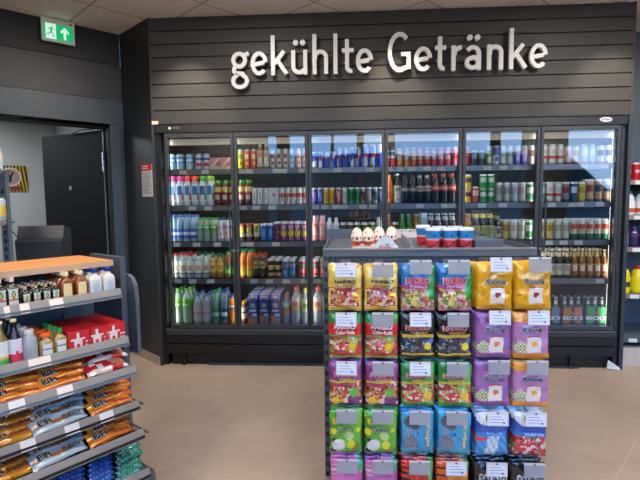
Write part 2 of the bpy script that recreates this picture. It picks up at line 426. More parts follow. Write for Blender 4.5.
mb = MB(); mb.lathe([(.36*hh_, 0), (.36*hh_, .003)], H('#cfc6c4'), 'print', 24)
mb2 = MB().add(mb, Matrix.Translation((-hw*.2, -.002, hh_*.56)) @ Matrix.Rotation(PI/2, 4, 'X'))
mb2.add(MB().lathe([(.31*hh_, 0), (.31*hh_, .003)], H('#9d8a86'), 'print', 24), Matrix.Translation((-hw*.2, -.004, hh_*.56)) @ Matrix.Rotation(PI/2, 4, 'X'))
for p, ww in (([(-.05, .05), (.0, .0), (.03, .06)], .022), ([(0, 0), (-.01, -.06)], .03)):
    pp = [(-hw*.2+a, hh_*.56+b) for a, b in p]; strk(mb2, pp, ww, -.009, H('#26211f'), 'print')
mb2.box(-hw*.5, hw*.3, -.003, 0, hh_*.06, hh_*.2, H('#8b2f2c'))
mb2.build('emblem', o)

nq = Vector((-.66, -.75, 0)).normalized(); cN = Vector((-.088, .078, 1.475))
o = empty('safety_notice', cN+nq*.004, math.atan2(-.66, .75)*1.0, 'small red-topped white notice with text lines on the dark diagonal panel', 'notice')
o.rotation_euler[2] = math.atan2(-.37, .42)
mb = MB().box(-.095, .095, -.002, .004, 0, .275, H('#b9b6b4'), 'paper').box(-.095, .095, -.003, .004, .225, .28, H('#b8242b'), 'paper')
for k in range(9): mb.box(-.08, .07-.02*(k % 3), -.003, 0, .03+.02*k, .037+.02*k, H('#8b898a'), 'paper')
for k in range(2): mb.box(-.07, .03, -.004, 0, .24+.018*k, .248+.018*k, H('#e6c9c8'), 'paper')
mb.build('sheet', o)

# ------------------------------------------------------------------ raised lettering above the cooler
def arc(cx, cy, rx, ry, a0, a1, n=14):
    return [(cx+rx*math.cos(math.radians(a0+(a1-a0)*i/n)), cy+ry*math.sin(math.radians(a0+(a1-a0)*i/n))) for i in range(n+1)]
w_ = .165
GL = {
 'l': [[(.1, 0), (.1, 1.62)]],
 'e': [[(.12, .46), (.56, .53)], arc(.36, .5, .27, .41, 5, 318, 22)],
 'k': [[(.1, 0), (.1, 1.62)], [(.14, .46), (.54, .98)], [(.27, .62), (.64, .04)]],
 'u': [[(.1, 1.0), (.1, .35)]+arc(.34, .34, .24, .25, 180, 330, 8), [(.58, 1.0), (.58, 0)]],
 'h': [[(.1, 0), (.1, 1.62)], [(.12, .6)]+arc(.34, .68, .23, .23, 160, 0, 10)+[(.57, 0)]],
 'n': [[(.1, 0), (.1, 1.0)], [(.12, .6)]+arc(.34, .68, .23, .23, 160, 0, 10)+[(.57, 0)]],
 't': [[(.2, 1.38), (.2, .3)]+arc(.36, .27, .16, .18, 180, 285, 6), [(0, .93), (.46, .93)]],
 'r': [[(.1, 0), (.1, 1.0)], [(.12, .6)]+arc(.36, .68, .22, .23, 160, 78, 7)],
 'g': [arc(.34, .66, .23, .26, 0, 360, 20), [(.5, .84), (.72, .93)], [(.2, .46)]+arc(.24, .25, .11, .12, 150, 250, 5)+[(.46, .1)]+arc(.36, -.2, .27, .25, 62, -90, 10)+arc(.33, -.2, .24, .25, 270, 130, 10)+[(.28, .08)]],
 'a': [arc(.32, .66, .22, .25, 150, 0, 9)+[(.54, 0)], arc(.31, .3, .21, .2, 0, 360, 16), [(.5, .5), (.3, .52)]],
 'G': [arc(.5, .8, .4, .72, 48, 300, 24)+[(.86, .2), (.86, .72), (.56, .72)]],
}
def glyph(mb, ch, x0, z0, s, wd):
    for pts in GL[ch]:
        n = len(pts); P = [(x0+wd*a, z0+s*b) for a, b in pts]
        closed = abs(pts[0][0]-pts[-1][0])+abs(pts[0][1]-pts[-1][1]) < .01
        Lr = []
        for i in range(n):
            a = P[i-1] if i else (P[-2] if closed else None); b = P[i]; c = P[i+1] if i < n-1 else (P[1] if closed else None)
            def nr(p, q):
                d = math.hypot(q[0]-p[0], q[1]-p[1]); return (-(q[1]-p[1])/d, (q[0]-p[0])/d)
            ns = [nr(p, q) for p, q in ((a, b), (b, c)) if p and q]
            nx = sum(v[0] for v in ns)/len(ns); nz_ = sum(v[1] for v in ns)/len(ns); l2 = max(.45, nx*nx+nz_*nz_)
            h = w_*s/2/l2; Lr.append(((b[0]+nx*h, b[1]+nz_*h), (b[0]-nx*h, b[1]-nz_*h)))
        si = GL[ch].index(pts)*.0008; b0 = len(mb.v)
        for a, b in Lr: mb.v += [(a[0], -.032-si, a[1]), (b[0], -.032-si, b[1]), (b[0], 0, b[1]), (a[0], 0, a[1])]
        for i in range(n-1):
            o = b0+4*i
            for k in range(4): mb.face((o+k, o+(k+1) % 4, o+4+(k+1) % 4, o+4+k), (1, 1, 1), 'letter_white')
        if not closed: mb.face((b0+3, b0+2, b0+1, b0), (1, 1, 1), 'letter_white'); o = b0+4*(n-1); mb.face((o, o+1, o+2, o+3), (1, 1, 1), 'letter_white')
sr = empty('lettering_sign', (0, -.035, 2.44), 0, 'large raised white letters reading gekühlte Getränke on the slatted wall', 'sign lettering')
XH = .193
k1, k2 = 3.765, 3.657
LET = [('g', 22, 93, 1), ('e', 97, 162, 1), ('k', 172, 240, 1), ('u', 248, 312, 1), ('h', 328, 390, 1), ('l', 407, 428, 1), ('t', 440, 485, 1), ('e', 492, 558, 1),
       ('G', 8, 95, 2), ('e', 105, 172, 2), ('t', 183, 222, 2), ('r', 240, 283, 2), ('a', 288, 352, 2), ('n', 370, 432, 2), ('k', 450, 520, 2), ('e', 525, 593, 2)]
NAT = {'l': .2, 'e': .72, 'k': .72, 'u': .68, 'h': .67, 'n': .67, 't': .46, 'r': .45, 'g': .74, 'a': .64, 'G': .96}
for ch, a, b, p in LET:
    xa, xb = (225+a/k1, 225+b/k1) if p == 1 else (385+a/k2, 385+b/k2)
    Xa = on_y(xa, 60, -.05).x; Xb = on_y(xb, 60, -.05).x
    if ch == 'l': wd = XH
    else: wd = (Xb-Xa)/NAT[ch]
    mb = MB(); glyph(mb, ch, Xa, 0, XH, wd); dots = []
    if ch in 'ua':
        for dx in (.2, .48):
            t = MB().lathe([(.115*XH, 0), (.115*XH, .032)], (1, 1, 1), 'letter_white', 18)
            dots.append(MB().add(t, Matrix.Translation((Xa+dx*wd, 0, 1.3*XH)) @ Matrix.Rotation(PI/2, 4, 'X')))
    x = Xa+.1*wd; mb.box(x-.006, x+.006, -.002, .035, .45*XH, .5*XH, m='letter_white')
    lo = mb.build('letter', sr)
    for t in dots: t.build('dot', lo)

# ------------------------------------------------------------------ the glass-door cooler
DX = [.1, .690, 1.317, 1.951, 2.580, 3.199, 3.822]
SZ = [1.705, 1.395, 1.08, .757, .348]
fr = empty('drinks_cooler', (0, 0, 0), 0, 'long black multi-door refrigerated drinks cabinet with glass doors', 'drinks fridge')
x0, x1 = .03, W-.03
mb = MB()
mb.box(x0, x0+.03, .03, .78, .0, 2.07, m='fridge_black').box(x1-.03, x1, .03, .78, 0, 2.07, m='fridge_grey')
mb.box(x0, x1, .72, .78, .1, 2.07, m='fridge_inner').box(x0, x1, .03, .78, 2.02, 2.07, m='fridge_inner').box(x0+.03, x1-.03, .03, .78, .25, .32, m='fridge_inner')
mb.build('carcass', fr)
mb = MB().box(x0, x1, .0, .03, 2.008, 2.072, m='fridge_black'); hd = mb.build('header', fr)
MB().box(.145, .163, -.004, 0, 2.035, 2.055, H('#d8dde2')).box(.175, .24, -.004, 0, 2.033, 2.057, H('#40464c')).build('control_display', hd)
mb = MB(); b = MB().lathe([(.05, 0), (.045, .006)], H('#c9d2ea'), 'print', 20)
mb.add(b, Matrix.Translation((3.70, 0, 2.045)) @ Matrix.Rotation(PI/2, 4, 'X') @ Matrix.Diagonal((1, .4, 1, 1)))
strk(mb, [(3.665, 2.04), (3.69, 2.052), (3.71, 2.04), (3.735, 2.05)], .008, -.009, H('#3040a8'), 'print'); mb.build('badge', hd)
mb = MB(); mb.box(x0+.03, x1-.03, .0, .04, .275, .325, m='fridge_grey'); mb.box(x0+.03, x1-.03, -.004, .0, .318, .326, m='rail_metal')
mb.box(x0+.03, x1-.03, .006, .04, .20, .27, m='fridge_black').box(x0+.03, x1-.03, .0, .04, .115, .192, m='fridge_black')
mb.box(x0+.03, x1-.03, .03, .06, .1, .3, m='black')
mb.build('lower_panel', fr)
mb = MB(); mb.box(x0+.06, x1-.06, .05, .07, .0, .115, m='black')
for k in range(46): mb.box(x0+.1+.08*k, x0+.155+.08*k, .044, .05, .098, .106, m='fridge_grey')
mb.box(.42, x1-.3, .02, .05, .0, .018, m='fridge_grey'); mb.build('kick_grille', fr)
for x in (.2, 1.9, 3.5): MB().lathe([(.02, 0), (.02, .004), (.008, .02), (.008, .1)], H('#8a8d90'), 'black', 10, cx=x, cy=.03).build('foot', fr)
MB().quad([(3.78, -.0, .01), (3.885, -.02, .005), (3.87, -.01, .03), (3.79, .0, .085)], H('#c3cdd2'), 'paper').build('loose_film', fr)
# lamps
mb = MB().box(DX[0], DX[-1], .10, .13, 1.915, 1.965, m='lamp_canopy'); mb.build('light_strip', fr)
mb = MB().box(DX[0], DX[-1], .13, .60, 1.965, 1.98, m='fridge_inner'); mb.build('canopy', fr)
for i in range(7):
    x = DX[i] + (.012 if i == 0 else -.012 if i == 6 else 0)
    post = MB().box(x-.012, x+.012, .052, .075, .33, 2.0, m='fridge_black').build('mullion', fr)
    t = MB().box(x-.009, x+.009, .0755, .082, .36, 1.95, m='led'); t.build('light_or_fill_tube', post)
# shelves (three bays of two doors) with price rails
TAGS = {0: [184, 206, 242, 250, 277, 284, 303, 315, 338, 370, 389, 400, 412, 427, 441, 487, 503, 516, 583, 603],
        1: [173, 192, 208, 243, 256, 272, 315, 325, 336, 344, 363, 373, 420, 445, 452, 482, 503, 552, 573, 580, 600],
        2: [175, 195, 216, 241, 249, 275, 536, 550, 565, 580], 3: [175, 190, 208, 252, 268, 285, 303, 316, 603, 612], 4: []}
cT = (H('#dcdad4'), H('#cfd0cf'))
for bay in range(3):
    a, b = DX[2*bay]+.014, DX[2*bay+2]-.014
    for k, z in enumerate(SZ):
        zz = z-.004
        a_, b_ = (a-.04 if bay == 0 else a), (b+.03 if bay == 2 else b); sh = MB().box(a_, b_, .085, .60, zz-.022, zz, m='fridge_inner').build('shelf', fr)
        r = MB().box(a_, b_, .072, .085, zz-.042, zz+.002, m='rail_metal' if k < 4 else 'fridge_grey').build('price_rail', sh)
        if k < 4: MB().box(a+.03, b-.03, .088, .10, zz-.029, zz-.022, m='fill_led').build('light_or_fill_tube', sh)  # added glowing strip under the shelf front, brightens the drinks below
        for px in TAGS[k]:
            P = on_y(px, 200, .07)
            if a+.03 < P.x < b-.03:
                MB().box(P.x-.032, P.x+.032, .068, .0715, zz-.037, zz-.003, cT[k % 2], 'paper').build('price_tag', sh)
for i in range(6):
    a, b = DX[i], DX[i+1]; mb = MB(); g = .003; s = .026
    mb.box(a+g, a+s, .0, .045, .335, 2.0, m='fridge_grey').box(b-s, b-g, 0, .045, .335, 2.0, m='fridge_grey')
    mb.box(a+s, b-s, 0, .045, 1.97, 2.0, m='fridge_grey').box(a+s, b-s, 0, .045, .335, .365, m='fridge_grey')
    d = mb.build('door', fr)
    gl = MB().box(-(b-a)/2+s, (b-a)/2-s, -.003, .003, -.802, .802, m='door_glass').build('glass', d, loc=((a+b)/2, .022, 1.1675))
    gl.rotation_euler = (0, 0, math.radians((.0, .1, -.08, .0, .05, -.1)[i]))
    hx = (b-.04) if i % 2 == 0 else (a+.04)
    mb = MB(); mb.box(hx-.005, hx+.005, -.035, -.025, 1.0, 1.42, m='fridge_grey'); mb.box(hx-.005, hx+.005, -.035, .0, 1.0, 1.02, m='rail_grey'); mb.box(hx-.005, hx+.005, -.035, 0, 1.40, 1.42, m='rail_grey')
    if i % 2: mb.box(a+.01, hx+.008, -.004, -.0005, 1.0, 1.02, m='rail_grey')
    else: mb.box(hx-.008, b-.01, -.004, -.0005, 1.0, 1.02, m='rail_grey')
    mb.build('handle', d)
o = MB().box(.005, .058, -.004, 0, 2.078, 2.105, H('#dcd3c4'), 'paper').box(.012, .05, -.005, -.004, 2.09, 2.092, H('#6b645c'), 'paper').build('sticker')
tag(o, 'tiny cream sticker at the lower left corner of the slatted wall', 'sticker')
# ------------------------------------------------------------------ drinks
def bands(*b, marks=()):
    """b: (top fraction, colour) from the bottom; marks: (th0, th1, z0, z1, colour)"""
    def fn(th, z):
        for a0, a1, z0, z1, c in marks:
            if a0 <= th <= a1 and z0 <= z <= z1: return H(c)
        for zt, c in b:
            if z <= zt: return H(c)
        return H(b[-1][1])
    return fn
def refine(prof, n):
    out = [prof[0]]
    for (r0, z0), (r1, z1) in zip(prof, prof[1:]):
        k = max(1, round((z1-z0)*n))
        for i in range(1, k+1): out.append((r0+(r1-r0)*i/k, z0+(z1-z0)*i/k))
    return out
def scaled(prof, r, h): return [(a*r, b*h) for a, b in prof]
def wrapfn(fn, h): return (lambda th, z: fn(th, z/h)) if callable(fn) else fn
PROFS = {
 'pet': [(.8, 0), (1, .03), (1, .60), (.97, .66), (.8, .78), (.45, .88), (.38, .905), (.38, .925)],
 'wide': [(.85, 0), (1, .03), (1, .66), (.95, .72), (.66, .80), (.6, .84)],
 'juice': [(.85, 0), (1, .03), (1, .55), (.9, .62), (.9, .74), (.6, .86), (.5, .9)],
 'beer': [(.92, 0), (1, .02), (1, .56), (.9, .64), (.5, .76), (.38, .84), (.37, .95)],
 'wine': [(.92, 0), (1, .02), (1, .60), (.85, .68), (.45, .76), (.38, .82), (.37, .94)],
}
CAPS = {'pet': (.44, .90, 1.0), 'wide': (.72, .83, 1.0), 'juice': (.6, .88, 1.0), 'beer': (.44, .945, 1.0), 'wine': (.42, .84, 1.0)}
def p_can(h, r, fn, top='#c4c8cb', seg=16):
    f = wrapfn(fn, h)
    mb = MB(); pr = refine(scaled([(.74, 0), (1, .045), (1, .90)], r, h), 13/h)
    mb.lathe(pr, f, 'can', seg); mb.lathe([(r, .90*h), (.82*r, .955*h), (.86*r, .975*h), (.84*r, 1*h), (.78*r, h), (.76*r, .97*h)], H(top), 'can', seg)
    return [('body', mb)]
def p_bottle(kind, h, r, body, label=None, cap='#2050a0', clear=True, lz=(.2, .55), seg=14, m=None):
    mb = MB(); bm_ = m or ('clear_plastic' if clear else 'gloss')
    mb.lathe(refine(scaled(PROFS[kind], r, h), 8/h), wrapfn(body, h) if callable(body) else H(body), bm_, seg)
    out = [('body', mb)]
    if label is not None:
        l = MB(); l.lathe(refine([(r*1.012, lz[0]*h), (r*1.012, lz[1]*h)], 16/h), wrapfn(label, h), 'print', seg); out.append(('label', l))
    cr_, c0, c1 = CAPS[kind]
    c = MB(); c.lathe([(cr_*r, c0*h), (cr_*r*1.02, (c0+.5*(c1-c0))*h), (cr_*r*.95, c1*h)], H(cap), 'gloss', seg); out.append(('cap', c))
    return out
def p_neck(h, r, col, label, neck, cap, lz=(.12, .48)):
    o = p_bottle('beer', h, r, col, label, cap, False, lz)
    n = MB(); n.lathe(scaled([(.56, .735), (.40, .84), (.395, .90)], r, h), H(neck), 'print', 14); o.insert(2, ('neck_label', n)); return o
def p_cup(h, r, fn, lid):
    mb = MB(); mb.lathe(refine(scaled([(.8, 0), (.98, .86)], r, h), 12/h), wrapfn(fn, h), 'print', 16)
    l = MB(); l.lathe(scaled([(1.03, .85), (1.05, .93), (1.0, .96), (.95, 1.0)], r, h), H(lid), 'gloss', 16); return [('body', mb), ('lid', l)]
def p_box(wd, h, dp, fn, top=None):
    mb = MB(); nx, nz = 8, 12; hw = wd/2
    for side in (0, 1):
        for i in range(nx):
            for j in range(nz):
                a, b = -hw+wd*i/nx, -hw+wd*(i+1)/nx; c, d = h*j/nz, h*(j+1)/nz; cc = H(fn((i+.5)/nx, (j+.5)/nz))
                if side == 0: mb.quad([(a, -dp/2, c), (b, -dp/2, c), (b, -dp/2, d), (a, -dp/2, d)], cc)
                else: mb.quad([(-a, dp/2, c), (-b, dp/2, c), (-b, dp/2, d), (-a, dp/2, d)], cc)
    for j in range(nz):
        c, d = h*j/nz, h*(j+1)/nz; cc = H(fn(.02, (j+.5)/nz))
        mb.quad([(-hw, dp/2, c), (-hw, -dp/2, c), (-hw, -dp/2, d), (-hw, dp/2, d)], cc)
        mb.quad([(hw, -dp/2, c), (hw, dp/2, c), (hw, dp/2, d), (hw, -dp/2, d)], cc)
    mb.quad([(-hw, -dp/2, h), (hw, -dp/2, h), (hw, dp/2, h), (-hw, dp/2, h)], H(top or fn(.5, .98)))
    mb.quad([(-hw, dp/2, 0), (hw, dp/2, 0), (hw, -dp/2, 0), (-hw, -dp/2, 0)], H(top or '#dddddd'))
    return [('body', mb)]
def p_carton(wd, h, fn, cap):
    o = p_box(wd, h*.84, wd, fn); mb = o[0][1]; z = h*.84; a = wd/2
    mb.quad([(-a, -a, z), (a, -a, z), (a, .0, h*.985), (-a, 0, h*.985)], H(fn(.5, .99))); mb.quad([(a, a, z), (-a, a, z), (-a, 0, h*.985), (a, 0, h*.985)], H(fn(.5, .99)))
    mb.quad([(-a, a, z), (-a, -a, z), (-a, 0, h*.985)], H(fn(.5, .99))); mb.quad([(a, -a, z), (a, a, z), (a, 0, h*.985)], H(fn(.5, .99)))
    mb.box(-a, a, -.002, .002, h*.975, h, H('#c9ccd6'))
    c = MB(); c.lathe([(.015, 0), (.015, .018)], H(cap), 'gloss', 12)
    cc = MB().add(c, Matrix.Translation((0, -a*.62, h*.875)) @ Matrix.Rotation(math.radians(52), 4, 'X')); return o+[('cap', cc)]

def rb(th, z):      # blue and silver chequer with red middle
    if z > .93: return H('#c9ccd2')
    s = (th > .0) ^ (z > .52+th*.35) ^ (abs(th) > .5)
    if abs(th+.0) < .2 and .42 < z < .58: return H('#c4283a')
    return H('#1d3bb4') if s else H('#c3c9d6')
def coke(th, z): return H('#b5201e') if .0 < z else H('#b5201e')
SIL = '#b9bcbc'; 
def beercan(bg, c1, c2=None, foot=None):
    m = [(-.3, .3, .42, .72, c1)]
    if c2: m.append((-.16, .16, .5, .64, c2))
    return bands((.12, foot or bg), (.9, bg), (1, '#c9c9c6'), marks=m)

K = {}
def kd(k, name, desc, cat, pieces, r, h, back=True): K[k] = dict(name=name, desc=desc, cat=cat, pcs=pieces, r=r, h=h, back=back, mesh={})
def CAN(k, desc, h, r, fn, **a): kd(k, 'drink_can', desc, 'can', p_can(h, r, fn, **a), r, h)
def BOT(k, name, desc, kind, h, r, body, label, cap, **a): kd(k, name, desc, 'bottle', p_bottle(kind, h, r, body, label, cap, **a), r, h)
# first door
kd('tub_blue', 'drink_can', 'light blue and white wide can', 'can', p_can(.135, .036, bands((.15, '#d6dfc8'), (.45, '#a8cfe2'), (.8, '#3f92cc'), (1, '#bfe2f2'), marks=((-.3, .3, .5, .7, '#e4f0f5'),))), .036, .135)
CAN('can_bwr', 'white can with blue and red markings', .135, .031, bands((.3, '#d4d6dd'), (.6, '#dadde4'), (.78, '#3550b8'), (1, '#cfd4e4'), marks=((-.2, .25, .2, .45, '#c03848'),)))
kd('box_pink', 'drink_carton', 'low coral pink and cream box', 'carton', p_box(.088, .10, .07, lambda u, v: '#dcc9a8' if v < .28 else ('#f0ddd8' if abs(u-v) < .12 else ('#d98a80' if u < .6 else '#c46a7c')), '#c77f78'), .045, .10)
for k, cp, dn in (('vw_pink', '#d8489a', 'pink'), ('vw_red', '#cf2a2a', 'red'), ('vw_orange', '#dd4a30', 'orange-red'), ('vw_green', '#3e9a30', 'green'), ('vw_lime', '#8fae1e', 'lime')):
    BOT(k, 'water_bottle', 'clear water bottle with big %s cap' % dn, 'wide', .255, .033, '#dfeeee', bands((.3, '#d2dede'), (.75, '#cfe2ea'), (1, '#cfe2ea'), marks=((-.22, .22, .34, .68, '#2e6fb4'), (.25, .4, .2, .4, cp))), cp, lz=(.12, .72))
BOT('juice_dark', 'juice_bottle', 'dark red juice bottle with green cap', 'juice', .215, .031, '#5a1418', bands((.5, '#50121a'), (.56, '#a81f2c'), (.76, '#c9bd6e'), (1, '#3d8a2c'), marks=((-.25, .2, .2, .42, '#b9a0a0'),)), '#3f9a2b', clear=False, lz=(.1, .73))
BOT('w_blue', 'water_bottle', 'clear water bottle with blue label', 'pet', .235, .030, '#9fc2d8', bands((.26, '#3a56a8'), (.36, '#c7d1ea'), (.42, '#3853a6'), (1, '#4664b4')), '#4a74b8', lz=(.12, .48))
BOT('w_green', 'water_bottle', 'clear water bottle with green label', 'pet', .205, .030, '#9cbcae', bands((.55, '#5d9a5c'), (1, '#6fb255'), marks=((-.2, .2, .55, .62, '#d5e6c8'),)), '#4d9c3c', lz=(.44, .70))
BOT('w_pink', 'water_bottle', 'clear water bottle with pale pink label', 'pet', .205, .030, '#b9c4d4', bands((.2, '#d9c6cc'), (.42, '#e2c4c4'), (.5, '#d8d4dc'), (1, '#d4b0b2'), marks=((-.1, .1, .28, .36, '#3b2f40'),)), '#38506e', lz=(.12, .56))
for k, cp, dn in (('tea_red', '#c23a2c', 'red'), ('tea_green', '#1e6f48', 'dark green')):
    BOT(k, 'drink_bottle', 'white-labelled clear bottle with %s cap' % dn, 'pet', .215, .034, '#b9c9c9', bands((.22, '#5b7477'), (.66, '#dfe2de'), (1, '#cfd8d4'), marks=((-.18, .18, .36, .52, '#cf9a62'), (-.3, .3, .28, .31, '#b8c4c0'))), cp, lz=(.16, .70))
BOT('tea_yellow', 'drink_bottle', 'yellow-labelled amber bottle, green cap', 'pet', .20, .032, '#9a6a20', bands((.25, '#a8742a'), (.66, '#ddc468'), (1, '#caa648'), marks=((-.15, .15, .42, .55, '#c8743a'),)), '#1f6b45', clear=False, lz=(.16, .70))
BOT('tea_greenlab', 'drink_bottle', 'amber bottle with bright green label', 'pet', .235, .031, '#7d4a20', bands((.36, '#34a456'), (1, '#1f8b5c'), marks=((-.2, .2, .2, .3, '#cfd83e'),)), '#24986a', clear=False, lz=(.12, .44))
for k, lb, cp, bd, h, r, dn in (('l_green', '#63b03c', '#63b04a', '#b4cbb8', .31, .042, 'large clear bottle with green label'), ('l_pink', '#d3b7b4', '#4f74b2', '#c3cad4', .265, .038, 'large clear bottle with rose label'),
                      ('l_dkgreen', '#1d8b5a', '#23906a', '#8ab8a4', .295, .036, 'large pale green bottle with green label'), ('l_blue', '#2c3c74', '#2f4a90', '#8fa6be', .30, .034, 'large clear bottle with navy label')):
    if k == 'l_green': b_ = bands((.62, lb), (1, '#7fc255'), marks=((-.3, .2, .5, .6, '#d6e6b4'),)); lz = (.44, .72)
    elif k == 'l_pink': b_ = bands((.46, '#d8cfcb'), (.5, '#c46a60'), (1, '#d9bcb6'), marks=((-.3, .3, .3, .42, '#cba7a4'),)); lz = (.1, .60)
    else: b_ = bands((1, lb), marks=((-.35, .35, .24, .33, '#cfe0dc'),)); lz = (.1, .46)
    BOT(k, 'water_bottle', dn, 'pet', h, r, bd, b_, cp, lz=lz)
BOT('l_orange', 'drink_bottle', 'orange soda bottle with white label', 'pet', .255, .034, '#e08410', bands((.5, '#d77c12'), (.64, '#dcdfe4'), (1, '#dc8a1a'), marks=((-.2, .2, .52, .6, '#274a9a'),)), '#1f4aa0', clear=False, lz=(.38, .7))
# second door
def tall(bg, c, h=.165, r=.028): return p_can(h, r, bands((.08, bg), (.9, bg), (1, '#d8d8d4'), marks=((-.24, .24, .48, .72, c), (-.12, .2, .2, .34, c))))
for k, dn, bg, c in (('c_yellow', 'tall lime yellow can', '#c6cf1c', '#5d7f1e'), ('c_orange', 'tall orange can', '#dc5a1c', '#f0c9a0'), ('c_brown', 'white can with brown pattern', '#cfc9c2', '#7a3f30'),
                     ('c_pale', 'pale blue and white can', '#c3d2e2', '#7fa2c8'), ('c_rose', 'pale rose and white can', '#dcc2ba', '#c88a78')):
    kd(k, 'drink_can', dn, 'can', tall(bg, c), .028, .165)
BOT('b_cream', 'drink_bottle', 'milk coffee bottle with cream cap', 'juice', .21, .028, '#8b7550', bands((.3, '#cfcac4'), (.66, '#a8886a'), (1, '#b9a688'), marks=((-.25, .25, .2, .45, '#d8d8d4'),)), '#d9cfa0', clear=False, lz=(.08, .72))
CAN('c_white', 'slim white can with grey lettering', .145, .0245, bands((.9, '#d5d6d2'), (1, '#c8c8c8'), marks=((-.12, .12, .3, .72, '#9a8a80'), (-.1, .1, .5, .58, '#b2402e'))))
CAN('c_white_red', 'slim white can with red band', .145, .0245, bands((.45, '#d7d3d0'), (.66, '#c55846'), (.9, '#d8d6d2'), (1, '#cccccc'), marks=((-.1, .12, .2, .4, '#6a6f70'),)))
kd('wide_white', 'drink_carton', 'wide plain white drink pack', 'carton', p_box(.085, .145, .05, lambda u, v: '#c8cfd2' if abs(u-.5) > .08 or abs(v-.6) > .1 else '#b05858', '#c8ccce'), .043, .145)
kd('caffe', 'coffee_cup', 'black and yellow lidded coffee cup', 'cup', p_cup(.15, .031, bands((.3, '#2c2320'), (.42, '#cfb9a0'), (.52, '#2a1e1a'), (1, '#3b2a1e'), marks=((-.2, .22, .46, .85, '#d8c03c'), (-.35, -.2, .5, .8, '#e4dccc'))), '#b03a4c'), .032, .15)
kd('caffe_green', 'coffee_cup', 'cream and green lidded coffee cup', 'cup', p_cup(.15, .031, bands((.3, '#33211c'), (.45, '#c8bda2'), (1, '#cdbf9a'), marks=((-.2, .22, .5, .82, '#5e8b3c'),)), '#c9b448'), .032, .15)
CAN('c_blue', 'bright blue can', .15, .029, bands((.9, '#1f66b8'), (1, '#9ab4c8'), marks=((-.1, .14, .3, .7, '#5aa4da'),)))
CAN('c_purpyel', 'purple can with yellow star shape', .165, .030, bands((.2, '#8b4a86'), (.9, '#93508c'), (1, '#cfc2ae'), marks=((-.26, .26, .28, .55, '#dcc437'), (-.12, .12, .2, .64, '#dcc437'), (-.2, .2, .66, .86, '#cfa9b4'))))
CAN('c_purple', 'purple can with dark pattern', .165, .029, bands((.9, '#7b3c6c'), (1, '#c9bca8'), marks=((-.2, .1, .3, .7, '#3b2238'), (-.1, .25, .45, .5, '#d0ab3c'))))
BOT('orange_tall', 'drink_bottle', 'orange bottle with green cap', 'pet', .245, .029, '#c86a14', bands((.3, '#d2b03a'), (1, '#d2942a'), marks=((-.2, .2, .16, .24, '#d9d04c'),)), '#1e8a58', clear=False, lz=(.08, .42))
BOT('blackgold', 'drink_bottle', 'black bottle with gold pattern and red cap', 'juice', .205, .028, '#1d1815', bands((.42, '#211b17'), (.75, '#b59b5a'), (1, '#8b3a2a'), marks=((-.2, .2, .5, .6, '#5b4a26'),)), '#b84228', clear=False, lz=(.1, .73))
CAN('c_goldblack', 'gold and black can', .165, .029, bands((.1, '#2a2118'), (.3, '#cbb478'), (.44, '#2b2119'), (.6, '#c9b070'), (.7, '#e0d6b8'), (.9, '#3a2d1e'), (1, '#cbbd94')))
CAN('c_blue2', 'sky blue can with pink band', .16, .030, bands((.5, '#1c79bd'), (.58, '#2a88c8'), (.72, '#c48aa8'), (.9, '#2a78bc'), (1, '#b8bfc4'), marks=((-.2, .2, .2, .42, '#5cb4e0'),)))
CAN('c_redgreen', 'red and green fruit can', .16, .032, bands((.15, '#5a9a7c'), (.6, '#c3283a'), (.75, '#4aa07c'), (.9, '#b04858'), (1, '#c8c8c2'), marks=((-.2, .2, .3, .5, '#e2a0a4'),)))
BOT('smoothie', 'juice_bottle', 'small smoothie bottle with yellow cap', 'juice', .20, .029, '#6d3a26', bands((.3, '#a8b070'), (.5, '#cfd0a8'), (.56, '#2a2520'), (1, '#9a8c50'), marks=((-.2, .2, .56, .7, '#c8b4a0'),)), '#c3a227', clear=False, lz=(.22, .73))
def cart(u, v):
    if v < .12: return '#a85830'
    if v < .34: return '#c46a38' if (u*7 % 1) < .55 else '#4a78b4'
    if v < .42: return '#c9d6e6' if u > .5 else '#2a4aa4'
    if .46 < v < .6: return '#b8cce4' if .15 < u < .9 else '#24429c'
    if .64 < v < .8: return '#9bb87a' if .25 < u < .8 else '#223c94'
    if v > .9: return '#3c3f9c'
    return '#203a98'
kd('carton', 'juice_carton', 'blue juice carton with yellow screw cap', 'carton', p_carton(.078, .262, cart, '#d8b02c'), .04, .262)
BOT('juice_pink', 'juice_bottle', 'clear fruit drink bottle with coral cap', 'pet', .255, .031, '#8fa6b4', bands((.42, '#d88a4a'), (.5, '#cfa04c'), (.6, '#4f9a4c'), (1, '#cfdacf'), marks=((-.2, .2, .44, .52, '#c9574a'),)), '#d0665c', lz=(.32, .72))
BOT('juice_tall', 'juice_bottle', 'taller fruit drink bottle with coral cap', 'pet', .315, .037, '#b4bcc0', bands((.5, '#d8a86a'), (.62, '#cfc0a0'), (1, '#d8d4c0'), marks=((-.25, .25, .5, .62, '#c8704c'),)), '#c85a4a', lz=(.38, .74))
BOT('juice_yel', 'juice_bottle', 'fruit drink bottle with yellow cap', 'pet', .305, .034, '#a8b6c0', bands((.5, '#d6d98a'), (1, '#d3d6a4'), marks=((-.25, .25, .5, .62, '#7a9a40'),)), '#d8c44a', lz=(.36, .72))
